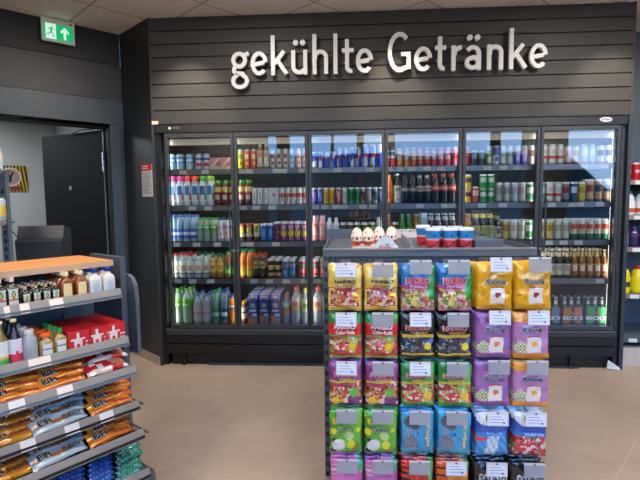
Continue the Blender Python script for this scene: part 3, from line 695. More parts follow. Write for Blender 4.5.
# third door
CAN('rb_s', 'small blue and silver can', .135, .0265, rb); CAN('rb_m', 'medium blue and silver can', .168, .0265, rb); CAN('rb_l', 'large blue and silver can', .19, .032, rb)
def slim(k, dn, bg, c): kd(k, 'drink_can', dn, 'can', p_can(.14, .0265, bands((.06, '#c4c6c8'), (.9, bg), (1, '#c6c8ca'), marks=((-.1, .25, .2, .75, c), (-.3, -.1, .45, .8, c)))), .0265, .14)
slim('s_purple', 'slim purple can', '#5a3590', '#8f74b8'); slim('s_blue', 'slim royal blue can', '#2a48b0', '#7a90d0'); slim('s_yellow', 'slim yellow can', '#d4a91c', '#c98f18')
slim('s_red', 'slim coral red can', '#c8503c', '#e0a090'); slim('s_white', 'slim white and grey can', '#cdd2c6', '#9fb0a4'); slim('s_green', 'slim bright green can', '#2ba03c', '#0d5c20')
slim('s_grey', 'slim silver, red and black can', '#a89c98', '#5b3030'); slim('s_teal', 'slim teal and pink can', '#5f8f94', '#c09a94'); slim('s_navy', 'slim navy blue can', '#1c3a70', '#7a92b0'); slim('s_silver', 'slim silver can with dark pattern', '#98a0a4', '#35404a')
BOT('yog_pink', 'drink_bottle', 'pink milk drink bottle', 'wide', .215, .030, '#d89a98', bands((1, '#d48a88'), marks=((-.22, .1, .2, .6, '#e6c9c4'),)), '#d9aaa6', clear=False, lz=(.1, .7))
BOT('yog_white', 'drink_bottle', 'white milk drink bottle with foil lid', 'pet', .195, .029, '#c4d0d8', bands((1, '#d0d9de'), marks=((-.2, .2, .3, .5, '#8fa8b8'),)), '#c9d1d6', clear=False, lz=(.12, .55))
kd('jar_red', 'drink_can', 'stubby red and brown can', 'can', p_can(.15, .030, bands((.3, '#8a2a20'), (.66, '#b43a28'), (.9, '#6b5a48'), (1, '#b0aca4'), marks=((-.2, .2, .4, .7, '#d09a80'),))), .030, .15)
kd('jar_green', 'drink_can', 'stubby black and green can', 'can', p_can(.15, .030, bands((.3, '#242a1c'), (.66, '#2b3a1e'), (.9, '#3b3f30'), (1, '#bab6a4'), marks=((-.22, .2, .45, .85, '#8fae5a'), (-.1, .1, .5, .7, '#2a1c18')))), .030, .15)
# fourth door
def rc(dn, k, bg, c, h=.155, r=.03): kd(k, 'drink_can', dn, 'can', p_can(h, r, bands((.07, '#c8b8b0'), (.9, bg), (1, '#cfc4bc'), marks=((-.25, .25, .35, .6, c), (-.2, .1, .66, .8, c)))), r, h)
rc('small navy, white and red can', 'f_redwhite', '#c04a50', '#c04a50', .14, .026); K['f_redwhite']['pcs'] = p_can(.14, .026, bands((.5, '#c22c40'), (.68, '#cfc8d0'), (.9, '#2f4c7c'), (1, '#a8b4bc')))
rc('orange can with grey emblem', 'f_orange', '#d98428', '#a8b0a4'); rc('orange-red can', 'f_orange2', '#cf5a2c', '#d9a878', .157); rc('red cola can', 'f_red', '#bd2626', '#dcc0bc', .158)
rc('light red can with white emblem', 'f_pink', '#cf4450', '#e2c2c0', .157); rc('pink and red can', 'f_pink2', '#d06a80', '#c83040', .157)
BOT('or_b', 'drink_bottle', 'orange glass drink bottle', 'pet', .24, .028, '#c8601a', bands((.6, '#d88430'), (1, '#c86a22'), marks=((-.2, .2, .2, .4, '#b8401c'),)), '#d8781e', clear=False, lz=(.1, .5))
BOT('wine_w', 'wine_bottle', 'dark-necked bottle with white label', 'beer', .25, .031, '#1c231c', bands((1, '#d3d3c6'), marks=((-.15, .15, .42, .52, '#8a8a7c'), (-.2, .2, .1, .14, '#a8a89a'))), '#cfcfc4', clear=False, lz=(.03, .60))
BOT('cola_dark', 'cola_bottle', 'dark cola bottle with brown-red label', 'pet', .235, .030, '#17120f', bands((.45, '#302520'), (.54, '#b8a8a0'), (1, '#6b2a22')), '#3b2420', clear=False, lz=(.38, .60))
BOT('cola_silver', 'cola_bottle', 'dark cola bottle with silver-pink label', 'pet', .235, .030, '#1a1512', bands((.62, '#c8b0ac'), (1, '#b8a4a4'), marks=((-.2, .2, .5, .58, '#a05a54'),)), '#8a9098', clear=False, lz=(.42, .62))
BOT('cola_red', 'cola_bottle', 'dark cola bottle with red label', 'pet', .245, .033, '#15110e', bands((1, '#c2402e'), marks=((-.3, .3, .52, .57, '#e0b0a4'),)), '#b03626', clear=False, lz=(.42, .62))
BOT('green_b', 'beer_bottle', 'green glass bottle with green label', 'beer', .22, .030, '#146428', bands((1, '#3fa848'), marks=((-.15, .15, .3, .42, '#c8d84a'),)), '#1a7a34', clear=False, lz=(.15, .5))
BOT('amber_b', 'beer_bottle', 'amber bottle with gold cap', 'beer', .22, .030, '#8a5a14', bands((1, '#a8781e')), '#b8902c', clear=False, lz=(.15, .5))
BOT('clear_b', 'drink_bottle', 'clear pale blue bottle', 'wide', .23, .032, '#a8c8dc', bands((1, '#a0c2da')), '#b4cfe0', lz=(.15, .6))
kd('neck_b', 'beer_bottle', 'dark bottle with silver foil neck', 'bottle', p_neck(.225, .030, '#1b1512', bands((1, '#b8b0a0')), '#a8a8a4', '#b4b4b0'), .030, .225)
# fifth and sixth doors
kd('keg_red', 'drink_can', 'rounded glossy red can', 'can', p_can(.155, .038, bands((.9, '#b5202c'), (1, '#c8b0a8'), marks=((-.25, .25, .5, .75, '#d86a6a'),))), .038, .155)
def bc(k, dn, bg, c1, c2=None, foot=None, h=.165, r=.0315): kd(k, 'beer_can', dn, 'can', p_can(h, r, beercan(bg, c1, c2, foot)), r, h)
bc('g_dark', 'short dark grey can', '#383f42', '#8b9394', None, '#54635c', .125, .031); bc('g_lime', 'tall pale yellow-green can', '#c9cba0', '#6b8a34', '#c04038', '#8ea048', .16, .029); bc('g_blue', 'white can with violet-blue top', '#cdd2c4', '#4a5cc0', None, None, .16, .029)
K['g_blue']['pcs'] = p_can(.16, .029, bands((.1, '#b9bcc4'), (.5, '#cfd4cc'), (.9, '#4a58bc'), (1, '#9aa4c4'), marks=((-.15, .15, .2, .4, '#5a68c0'),)))
bc('g_wg', 'white can with pale green emblem', '#cdd2c9', '#9ab09a', None, '#a8b8a0', .16, .029); bc('g_vio', 'violet and cream can', '#7466b8', '#d6cdd6', None, '#8a70b0', .16, .029); bc('g_brw', 'white can with brown top', '#c9bfae', '#7a4a38', '#2b2624', None, .16, .029)
K['g_vio']['pcs'] = p_can(.16, .029, bands((.48, '#6a58b4'), (.9, '#cfc2cc'), (1, '#c6c6cc'), marks=((-.2, .2, .2, .6, '#a89cd4'),)))
bc('y_stack', 'yellow can with dark round emblem', '#d9ae22', '#5a3a2a', '#d8c8a8', '#e0c23c', .118, .033); bc('gr_stack', 'green can with white emblem', '#2f9a44', '#d0dcc8', '#c04a3a', '#5cb85c', .118, .031)
bc('r_can', 'coral red can with white band', '#cf5040', '#e6d2c8', None, None, .135, .031); bc('sil1', 'tall silver-grey can', '#b4b1aa', '#8d8b86', '#6a6864', '#9c9a94'); bc('sil2', 'tall silver can with pink-grey emblem', '#bab8b4', '#a89494', None, '#a4a29e'); bc('gr_tall', 'tall green and white can', '#3b8f54', '#d2d6c8', '#b03a34', '#c6cabc')
bc('y_gold', 'tall golden yellow can', '#cfb56a', '#a8843a', '#7a5a26', '#b89a50'); bc('cream', 'tall cream and silver can', '#d0cfc0', '#b0aa90', '#8b8670', '#b8b6a8')
bc('w_red', 'white can with broad red band', '#d6d2cc', '#c43a30', None, '#cfc8c0'); K['w_red']['pcs'] = p_can(.165, .0315, bands((.1, '#c8c0b8'), (.28, '#d6d2cc'), (.46, '#c84438'), (.9, '#d8d5cf'), (1, '#cac8c4'), marks=((-.2, .2, .55, .78, '#bcb0a6'),)))
bc('w_pale', 'pale pink and white can', '#d6cabc', '#c88a7a', None, '#c86858', .15, .031); bc('w_ice', 'icy pale blue can', '#c2d2de', '#dfe8ee', None, '#c87a7a', .16, .031); bc('w_black', 'white can with black emblem', '#d2d4d6', '#2a2c30', None, '#b03a40', .15, .032)
bc('d_rednavy', 'navy, red and silver can', '#8a8890', '#8b2a2c', '#d4ccc4', '#2a3450'); bc('navy', 'navy can with white ring', '#3a4a66', '#c8d0d8', '#3a4a66', '#26344c'); bc('yel', 'bright yellow can', '#d3c23c', '#b09a20', None, '#b8a82c')
bc('goldred', 'gold and brown-red can', '#c2a27a', '#8a3828', '#d8c098', '#8a6a48', .185, .033); bc('goldnavy', 'gold and navy can', '#b08e68', '#27304a', '#c8a888', '#7c6048', .185, .033)
bc('greenshield', 'white can with red shield and green foot', '#cbccbf', '#c03a2c', None, None, .17, .0315); K['greenshield']['pcs'] = p_can(.17, .0315, bands((.06, '#9aa89a'), (.3, '#1f6b4a'), (.9, '#cfcdc0'), (1, '#c6c4ba'), marks=((-.28, .28, .34, .5, '#c9c2a4'), (-.3, .3, .5, .72, '#bf4a34'))))
kd('beer_cream', 'beer_bottle', 'dark beer bottle with cream labels', 'bottle', p_neck(.235, .031, '#1d120b', bands((1, '#cfc8b4'), marks=((-.2, .2, .22, .4, '#a8a08c'),)), '#c9bfa4', '#d2c9b0', (.1, .5)), .031, .235)
kd('beer_amber', 'beer_bottle', 'amber beer bottle, red-white label', 'bottle', p_neck(.235, .030, '#7a4a10', bands((.16, '#8a6a20'), (.5, '#c9a848'), marks=((-.22, .22, .22, .4, '#ddd8cc'), (-.3, .3, .17, .46, '#a8402c'))), '#b89a5c', '#cfc0a0', (.1, .5)), .030, .235)
kd('cider', 'beer_bottle', 'black bottle with yellow-green labels', 'bottle', p_neck(.245, .029, '#1b170f', bands((1, '#c4ba8a'), marks=((-.2, .2, .2, .4, '#8fa04a'),)), '#cdbf5c', '#3a3426', (.1, .5)), .029, .245)
kd('cider2', 'beer_bottle', 'black bottle with grey-white labels', 'bottle', p_neck(.225, .029, '#141210', bands((1, '#b8b8ae'), marks=((-.2, .2, .25, .4, '#5a5a58'),)), '#7a8a6a', '#2e2c26', (.1, .5)), .029, .225)

def get_mesh(k, i):
    d = K[k]
    if i not in d['mesh']:
        if i == 'all':
            mb = MB()
            for _, p in d['pcs']: mb.add(p)
            d['mesh'][i] = mb.mesh(d['name'])
        else: d['mesh'][i] = d['pcs'][i][1].mesh(d['pcs'][i][0])
    return d['mesh'][i]
protos = {}
def copy_tree(o, parent=None):
    c = o.copy(); COL.objects.link(c)
    if parent: c.parent = parent
    for ch in list(o.children): copy_tree(ch, c)
    return c
def place(k, loc, rz, label, group=None, parts=True, sc=1.):
    d = K[k]; parts = parts and len(d['pcs']) > 1
    if (k, parts) in protos: o = copy_tree(protos[(k, parts)])
    elif parts:
        o = bpy.data.objects.new(d['name'], None); o.empty_display_size = .05; COL.objects.link(o)
        for i, (n, _) in enumerate(d['pcs']):
            c = bpy.data.objects.new(n if n != 'body' else 'bottle_body' if d['cat'] == 'bottle' else n, get_mesh(k, i)); COL.objects.link(c); c.parent = o
    else: o = bpy.data.objects.new(d['name'], get_mesh(k, 'all')); COL.objects.link(o)
    protos.setdefault((k, parts), o)
    o.location = loc; o.rotation_euler = (0, 0, rz); o.scale = (sc, sc, 1); tag(o, label, d['cat'])
    if group: o['group'] = group
    elif 'group' in o: del o['group']
    return o

SHN = ['top', 'second', 'third', 'fourth', 'bottom']
ROWS = {
 (0, 0): 'tub_blue 171;tub_blue 180.5;tub_blue 190;can_bwr 199;can_bwr 207;box_pink 215;box_pink 226',
 (0, 1): 'vw_pink 168;vw_pink 174.5;vw_red 183;vw_orange 192;vw_green 201;vw_lime 209;juice_dark 216.5;juice_dark 223.5;juice_dark 230.5',
 (0, 2): 'w_blue 168.5;w_blue 175;w_blue 182.5;w_blue 189.5;w_green 196.5;w_green 203.5;w_green 210.5;w_pink 218;w_pink 225;w_pink 231.5',
 (0, 3): 'tea_red 169.5;tea_red 177.5;tea_red 185.5;tea_green 193;tea_green 201;tea_yellow 209;tea_yellow 216.5;tea_greenlab 224;tea_greenlab 231',
 (0, 4): 'l_green 177;l_green 187.5;l_pink 198;l_pink 207;l_dkgreen 216;l_blue 224.5;l_orange 232',
 (1, 0): 'c_yellow 241;c_orange 248;c_orange 254.5;b_cream 261.5;b_cream 269;c_brown 276;c_brown 282;c_brown 288;c_pale 294.5;c_rose 301;c_rose 307',
 (1, 1): 'juice_dark 240;juice_dark 247;c_white 253;c_white 258.5;c_white 264;wide_white 273;c_white_red 282.5;c_white_red 288;c_white_red 293.5;c_white_red 299;c_white_red 304.5',
 (1, 2): 'caffe 240.5;caffe 247.5;caffe_green 255;c_blue 264;c_blue 270.5;c_purple 276;c_purpyel 283;c_purpyel 290;c_purpyel 297;c_purpyel 304',
 (1, 3): 'orange_tall 241;orange_tall 247.5;blackgold 254.5;blackgold 261;c_goldblack 271;c_goldblack 278;c_blue2 285.5;c_blue2 292.5;c_redgreen 302',
 (1, 4): 'smoothie 244;carton 253.5;carton 264.5;carton 276;juice_pink 286;juice_tall 296;juice_yel 305.5',
 (2, 0): 'rb_s 315.5;rb_s 321.5;rb_s 327.5;rb_s 333.5;rb_m 340;rb_m 346.5;rb_m 353;rb_m 359.5;rb_l 366.5;rb_l 373.5;rb_l 380.5',
 (2, 1): 's_purple 314.5;s_blue 320;s_yellow 326;s_yellow 332;s_red 338.5;s_white 345;s_green 351;s_green 357;s_grey 363;s_teal 369;s_silver 375;s_navy 380.5',
 (2, 2): 'yog_pink 315;yog_pink 321;yog_white 327.5;yog_white 334;jar_red 342;jar_red 349.5;jar_green 357;jar_green 364.5;jar_green 372;yog_white 379.5',
 (2, 3): 'c_redgreen 316;c_redgreen 323.5;c_blue2 331;c_blue2 339',
 (2, 4): 'juice_tall 317.5;juice_tall 327;juice_yel 336',
 (3, 0): 'f_redwhite 389;f_redwhite 395;f_orange 401.5;f_orange 408.5;f_orange2 415;f_orange2 421.5;f_red 428.5;f_pink 435.5;f_pink 442.5;f_pink 449;f_pink2 455.5',
 (3, 1): 'or_b 389.5;wine_w 397.5;cola_dark 405;cola_dark 412.5;cola_silver 420;cola_silver 427;cola_red 435;cola_red 443.5;cola_red 452',
 (3, 2): 'amber_b 389;jar_red 396;green_b 403.5;green_b 411;amber_b 418.5;clear_b 426;neck_b 434;neck_b 442;neck_b 450;neck_b 457',
 (4, 0): 'keg_red 472;g_dark 482;g_dark 489.5;g_lime 497;g_blue 504;g_wg 510.5;g_wg 517.5;g_vio 524;g_vio 530;g_brw 536',
 (4, 1): 'y_stack 469.5;r_can 477.5;gr_stack 485.5;gr_stack 493.5;sil1 502.5;sil1 510.5;sil2 518.5;sil2 526.5;gr_tall 535',
 (4, 2): 'amber_b 470;cider 477;cider 484.5;cider 492;cider2 499.5;y_gold 507;cream 515;cream 523.5;gr_tall 532.5',
 (4, 3): 'beer_cream 520;beer_cream 528;beer_cream 535.5',
 (5, 0): 'w_red 546.5;w_red 553.5;w_red 560.5;w_pale 568;w_pale 575;w_ice 583;w_ice 592;w_black 602;w_black 610.5',
 (5, 1): 'gr_tall 546;w_red 553.5;w_red 561;d_rednavy 568.5;navy 576;yel 584.5;goldred 593.5;goldnavy 602.5;goldnavy 611',
 (5, 2): 'y_gold 546;y_gold 554;cream 562.5;cream 571;greenshield 580;greenshield 588;greenshield 596;greenshield 604;greenshield 611.5',
 (5, 3): 'beer_cream 545;beer_cream 552.5;beer_cream 560;beer_cream 567.5;beer_cream 575.5;beer_amber 583;beer_amber 590.5;beer_amber 598;beer_amber 605.5;beer_amber 612.5',
}
PXY = [160, 195, 232, 268, 310]
DEPTH = {0: 1, 1: 2, 2: 3, 3: 4, 4: 3}
for (dr_, sh), spec in ROWS.items():
    it = [(s.split()[0], float(s.split()[1])) for s in spec.split(';')]
    pos = []
    for k, px in it: pos.append([k, on_y(px, PXY[sh], .10+K[k]['r']).x])
    lo, hi = DX[dr_]+(-.022 if dr_ == 0 else .014 if dr_ % 2 == 0 else .001), DX[dr_+1]-(.0 if dr_ == 5 else .014 if dr_ % 2 else .001)
    tot = sum(2*K[k]['r']+.002 for k, _ in it); sc = min(1, (hi-lo)/tot)
    rad = [K[k]['r']*sc for k, _ in it]
    for _ in range(400):           # shelf neighbours may touch but not share space
        for i in range(len(pos)):
            r = rad[i]; pos[i][1] = min(max(pos[i][1], lo+r), hi-r)
            if i:
                r0 = rad[i-1]; g = r+r0+.0012-(pos[i][1]-pos[i-1][1])
                if g > 0: pos[i-1][1] -= g/2; pos[i][1] += g/2
    cnt = {}
    for k, _ in it: cnt[k] = cnt.get(k, 0)+1
    seen = {}
    for k, x in pos:
        d = K[k]; seen[k] = seen.get(k, 0)+1; r = d['r']*sc; z = SZ[sh]; jit = random.uniform(0, .006)
        where = '%s shelf, %s glass door' % (SHN[sh], ORD[dr_]); grp = '%s on the %s shelf of door %d' % (d['desc'], SHN[sh], dr_+1)
        stack = k in ('y_stack', 'gr_stack')
        lab = d['desc'] + (', %s from left, ' % ORD[seen[k]-1] if cnt[k] > 1 else ' on the ') + where
        rr = random.uniform(-.12, .12) if not k.startswith('rb') else random.uniform(-1.2, 1.2)
        if stack:
            place(k, (x, .10+r+jit, z), rr, d['desc']+', lower of stack, '+('%s stack, ' % ORD[seen[k]-1] if cnt[k] > 1 else '')+where, grp, sc=sc)
            place(k, (x, .10+r+jit, z+d['h']+.0005), -rr, d['desc']+', upper of stack, '+('%s stack, ' % ORD[seen[k]-1] if cnt[k] > 1 else '')+where, grp, sc=sc)
        else: place(k, (x, .10+r+jit, z), rr*(d['cat'] != 'carton'), lab, grp if cnt[k] > 1 else None, sc=sc)
        dpt = (r if d['cat'] != 'carton' else {'box_pink': .037, 'wide_white': .027}.get(k, .041))*1.02
        y = .10+r+jit
        for n in range(DEPTH[sh]-1 if not (sh == 4 and k == 'carton') else 4):
            y += 2*dpt+.004
            if y+dpt > .70: break
            place(k, (x+random.uniform(-.0005, .0005), y, z), random.uniform(-.3, .3)*(d['cat'] != 'carton'), d['desc']+' in rear rows, '+where, grp+', rear rows', False, sc)
# beer carriers on the lowest shelf of the sixth door
def carrier(px, base, light, first, desc):
    P = on_y(px, 310, .12); o = empty('beer_multipack', (P.x, .175, SZ[4]), 0, desc, 'beer pack', 'beer multipacks on the bottom shelf')
    wd, dp, h = .178, .125, .155; mb = MB(); hw = wd/2; n = 14; nz_ = 10
    for sy in (-1, 1):
        for i in range(n):
            for j in range(nz_):
                u0, u1, v0, v1 = i/n, (i+1)/n, j/nz_, (j+1)/nz_; u, v = (u0+u1)/2, (v0+v1)/2
                c = light if abs(abs(u-.5)-.27) < .17 and v > .12 else base
                if abs(u-.5) < .13-.12*v: c = '#1a1a14'
                if .28 < v < .5: c = mix(c, '#101410', .75)
                P4 = [(-hw+wd*u0, sy*dp/2, h*v0), (-hw+wd*u1, sy*dp/2, h*v0), (-hw+wd*u1, sy*dp/2, h*v1), (-hw+wd*u0, sy*dp/2, h*v1)]
                if sy > 0: P4.reverse()
                mb.quad(P4, H(c) if isinstance(c, str) else c)
    mb.box(-hw, -hw+.002, -dp/2, dp/2, 0, h, H(base)).box(hw-.002, hw, -dp/2, dp/2, 0, h, H(base)).box(-hw, hw, -dp/2, dp/2, 0, .002, H(base))
    mb.box(-hw, hw, -.002, .002, h, .235, H(base)).box(-.03, .03, -.004, .004, .2, .215, H('#0d0d0d'))
    put_text(mb, "BECK'S", lambda a, b: (-hw*.93+wd*.93*a, -dp/2-.002, .045+.033*b), H('#f4f4ee'), bold=.045)
    mb.add(MB().lathe([(.017, 0), (.017, .002)], H('#b0402c'), 'print', 14), Matrix.Translation((0, -dp/2-.001, .1)) @ Matrix.Rotation(PI/2, 4, 'X'))
    mb.build('carrier', o)
    b = p_neck(.232, .0275, first, bands((1, '#2f6a3a')), '#b8b8b0', '#a8aaa8', (.12, .45)); q = MB()
    for _, p in b: q.add(p)
    me = q.mesh('bottle')
    for i in (-1, 0, 1):
        for j in (-1, 1):
            c = bpy.data.objects.new('bottle', me); COL.objects.link(c); c.parent = o; c.location = (i*.057, j*.0295, .003)
    return o
carrier(550, '#161e24', '#6f8898', '#4a5a50', 'silver-grey six-bottle beer carrier at the left of the bottom shelf pair')
carrier(572.5, '#1c1006', '#cc7c0c', '#2a180c', 'orange-gold six-bottle beer carrier between silver and green ones')
carrier(596, '#0a2c12', '#36a446', '#1c4a24', 'green six-bottle beer carrier at the right end of the bottom shelf')
carrier(528, '#0a2c12', '#36a446', '#1c4a24', 'green six-bottle beer carrier half hidden behind yellow sweet bags')
# ------------------------------------------------------------------ the free-standing sweets rack
GX0, GX1, GY, GZ = 1.53, 2.50, -1.80, 1.205
gd = empty('sweets_gondola', (GX0, GY, 0), 0, 'dark grey pegboard rack hung with sweet bags in the middle of the floor', 'display rack')
def L(mb, n, par=gd): 
    return mb.build(n, par)
wG = GX1-GX0; dG = .92
mb = MB(); mb.box(.03, wG-.01, .0, .02, .12, 1.165, m='shelf_grey')
for zr in (1.150, .962, .75, .54, .33):
    for k in range(31): mb.box(.05+.03*k, .057+.03*k, -.0012, 0, zr-.004, zr+.004, m='black')
L(mb, 'pegboard')
for nm, xa, xb in (('left', 0, .026), ('right', wG-.012, wG)):
    mb = MB(); mb.box(xa, xb, -.012, .03, 0, 1.19, m='shelf_grey')
    for k in range(22): mb.box(xa+.005, xa+.019 if nm == 'left' else xb-.002, -.0135, -.012, .1+.05*k, .122+.05*k, m='black')
    L(mb, 'upright').pass_index = 0
mb = MB(); mb.box(-.0, .012, .03, dG, .0, 1.17, m='shelf_grey'); L(mb, 'end_panel')
mb = MB(); mb.box(wG-.012, wG, .03, dG, .0, 1.17, m='shelf_grey'); L(mb, 'end_panel')
mb = MB(); mb.box(0, wG, -.02, .0, 1.170, 1.200, m='shelf_grey'); mb.box(0, wG, -.024, .0, 1.200, 1.207, m='rail_grey'); L(mb, 'front_rail')
mb = MB(); mb.box(0, wG, .0, dG, 1.170, 1.186, m='shelf_grey'); L(mb, 'top_shelf')
mb = MB(); mb.box(0, .008, .0, dG, 1.186, 1.207, m='shelf_grey'); mb.box(wG-.008, wG, 0, dG, 1.186, 1.207, m='shelf_grey'); mb.box(0, wG, dG-.015, dG, 1.186, 1.222, m='shelf_grey'); L(mb, 'rim')
mb = MB(); mb.box(.03, wG-.012, .03, dG, .0, .1, m='black'); mb.box(-.0, wG, -.35, .03, .0, .09, m='shelf_grey'); mb.box(0, wG, -.35, .03, .09, .10, m='rail_grey'); L(mb, 'base')

def pick(u, v, pts, pal):
    b = 9; c = pal[0]
    for i, (a, d) in enumerate(pts):
        e = (a-u)**2+(d-v)**2*1.9
        if e < b: b = e; c = pal[i % len(pal)]
    return c
_rp = random.Random(3); CELLS = [(_rp.random(), _rp.random()) for _ in range(230)]
_rp2 = random.Random(5)
def gum(pal): 
    p = list(pal); q = [p[_rp2.randrange(len(p))] for _ in CELLS]
    return lambda u, v: pick(u, v, CELLS, q)
GUM_RED = gum(['#a8322c', '#c9b4a4', '#7e2a28', '#d8a040', '#b8747c', '#dcd2cc', '#8a6a30', '#b0483c'])
GUM_MULTI = gum(['#7aa050', '#c4584c', '#d8c45c', '#b49a8c', '#a07050', '#5a7a3a', '#cfa0a0', '#8a4a5c', '#c9c2b4'])
GUM_DARK = gum(['#1b2030', '#3a4452', '#232b24', '#5b6870', '#16181c', '#7c8a90', '#2a3450', '#4a3b30'])
GUM_LEAF = gum(['#a83a34', '#5f9a3c', '#d6c9bc', '#7a2f3a', '#86b04a', '#b8806a', '#c4463c'])
GUM_BERRY = gum(['#a8222c', '#c23038', '#7d1620', '#d0707a', '#3a7a3a', '#b02a34', '#e0c0c0'])
def circ(u, v, a, b, r, asp=1.38): return (u-a)**2+((v-b)*asp)**2 < r*r
def rect(u, v, a, b, c, d): return a <= u <= b and c <= v <= d
def d_gold(u, v):
    if v < .06 or v > .97: return '#c99c34'
    if circ(u, v, .84, .36, .1): return '#e0c020' if v > .34 else '#c8302a'
    if rect(u, v, .72, .84, .5, .56): return '#e6dfd0'
    if .50 < v < .53 or .09 < v < .12: return '#b93a1c'
    if rect(u, v, .07, .93, .12, .50): return GUM_RED(u, v)
    return mix('#d9b348', '#e7cf6e', .5+.5*math.sin(u*9+v*7))
def d_blue(u, v):
    if v > .56+.1*u: 
        return '#1e6fae' if u < .85 else '#2b8c48'
    if u > .80 and v > .22+.3*(1-u): return '#2f9a44' if v > .3 else '#1d6a34'
    if .50 < v < .60 and u < .8: return '#b83a72'
    if v < .05: return '#c86a8a'
    return GUM_MULTI(u, v)
def d_rado(u, v):
    if v > .80: return '#2f7a36' if (u < .45 or v > .93) else '#3d8a40'
    if v > .53+.06*abs(u-.5): return '#c42026'
    if .49 < v: return '#6c8a40'
    if circ(u, v, .73, .28, .14) : return '#dfc224' if circ(u, v, .72, .3, .09) else '#d2a01e'
    if circ(u, v, .86, .2, .08): return '#b02a24'
    if v < .07: return '#8a9a48'
    if v < .14: return '#a8321e'
    return GUM_LEAF(u, v*.9)
def d_vamp(u, v):
    if v > .56: return '#1c1e22' if (u < .8 or v < .75) else '#2a3a34'
    if .50 < v or .10 < v < .14: return '#c9a832'
    if circ(u, v, .80, .3, .11): return '#d8c234'
    if circ(u, v, .9, .42, .08): return '#3a6aa4'
    if v < .10: return '#20201c'
    return GUM_DARK(u, v)
def d_purp(u, v):
    if v > .60: return mix('#7a2a6a', '#8f3f80', u)
    if .55 < v: return '#c9b030'
    if .45 < v and u < .5: return '#9c2f4c'
    if circ(u, v, .76, .33, .15): return '#5f9a34'
    if circ(u, v, .75, .14, .2): return '#5a2258' if (int(u*18)+int(v*24)) % 2 else '#7a3a74'
    if circ(u, v, .2, .12, .14): return '#d2b02c'
    if v < .07: return '#6a1f4a'
    return GUM_RED(u, v)
def d_green(u, v):
    if v > .60: return '#257a3a' if u < .7 else '#48a050'
    if .55 < v: return '#b8b030'
    if circ(u, v, .8, .28, .13): return '#cfae28'
    if v < .12: return '#3a8a34'
    return GUM_LEAF(u, v)
def d_katg(u, v):
    if v > .95: return '#5aa02c'
    if circ(u, v, .27, .2, .2): return '#d9d8d2'
    if circ(u, v, .13, .33, .07) or circ(u, v, .12, .08, .09): return '#1b1b1b'
    if circ(u, v, .62, .42, .14): return '#b8d08a'
    if circ(u, v, .66, .22, .13) or circ(u, v, .1, .52, .12) or circ(u, v, .9, .55, .07): return '#c9c81e'
    if circ(u, v, .8, .1, .07): return '#b86a3a'
    return mix('#3f8f2a', '#6cb02e', .5+.5*math.sin(5*u-4*v))
def d_katb(u, v):
    if circ(u, v, .25, .78, .18) or circ(u, v, .42, .68, .13): return '#49545c'
    if circ(u, v, .28, .3, .22) and v > .05: return '#4c5560' if (int(u*30)+int(v*36)) % 3 else '#8b98a4'
    if circ(u, v, .22, .55, .1): return '#7c8c9c'
    if circ(u, v, .5, .5, .05): return '#1c3a80'
    if v < .16: return '#3c8aa0'
    return mix('#1f7cb0', '#3fa0c8', v)
def d_bw(u, v, red=False):
    if v > .93: return '#d0d8e0'
    if circ(u, v, .35, .96, .34): return '#d9dfe2' if not circ(u, v, .45, .9, .16) else '#2e7c4a'
    if v > .48: return '#1247a0' if v > .56 else '#1c6cc0'
    if red: return GUM_BERRY(u, v) if v > .05 else '#7a1a28'
    if rect(u, v, 0, .3, .36, .46): return '#c03038'
    if abs(u-.5-.3*(v-.3)) < .18: return '#c9d4da' if (int(u*14)+int(v*10)) % 3 else '#8ab2d0'
    return '#3f94c8' if int((u+v)*9) % 2 else '#2a7ab8'
def d_bwr(u, v): return d_bw(u, v, True)
def d_pink(u, v):
    if u > .84 and v > .74: return '#3d9a6a'
    if rect(u, v, .0, .2, .6, .9) and int(v*28) % 3 == 0: return '#e6d0dc'
    return mix('#d07ab0', '#c45a9c', .5+.5*math.sin(4*u+6*v)) if v > .3 else '#d8a8c4'
def d_redk(u, v):
    if u > .84 and v > .55: return '#5f9a48'
    if rect(u, v, .0, .3, .4, .88) and int(v*22) % 3 == 0: return '#1a1210'
    return '#c02c1c'
def d_orank(u, v):
    if u > .84 and v > .8: return '#4d8a48'
    if rect(u, v, .0, .3, .3, .88) and int(v*18) % 3 == 0: return '#1a1210'
    return '#cf5a1c' if u < .35 or v > .85 else '#d8862a'
def d_black(u, v): 
    if v < .78 and u > .12 and v > .45-.05*math.cos(u*30): return '#dcdcd6' if v < .72+.03*math.sin(u*40) else '#17171a'
    return '#17171a'
def ric(base, top, bot, dots, sq, white=True):
    def f(u, v):
        if v > .95 or v < .05: return mix(top if v > .5 else bot, '#000000', .12)
        if rect(u, v, .36, .78, .14, .50):
            if circ(u, v, .57, .33, .085): return sq
            return '#b0402c' if v > .47 else '#ddd6cc'
        if dots and (int(u*12)*7+int(v*17)*3) % 11 == 0 and v < .52: return dots
        if not white and circ(u, v, .2, .26, .19): return '#6f8a5a' if (int(u*22)+int(v*26)) % 2 else '#d3cbb0'
        if v > .82: return top
        if v < .11: return bot
        return base
    return f
ric_y = ric('#dba114', '#dfa818', '#d2960f', '#b07f14', '#8f2c1e')
ric_p = ric('#93609f', '#7d4c8a', '#7a4a86', None, '#cf7040', False)
ric_o = ric('#ab76a8', '#d8922a', '#d68a22', None, '#d89a30', False)

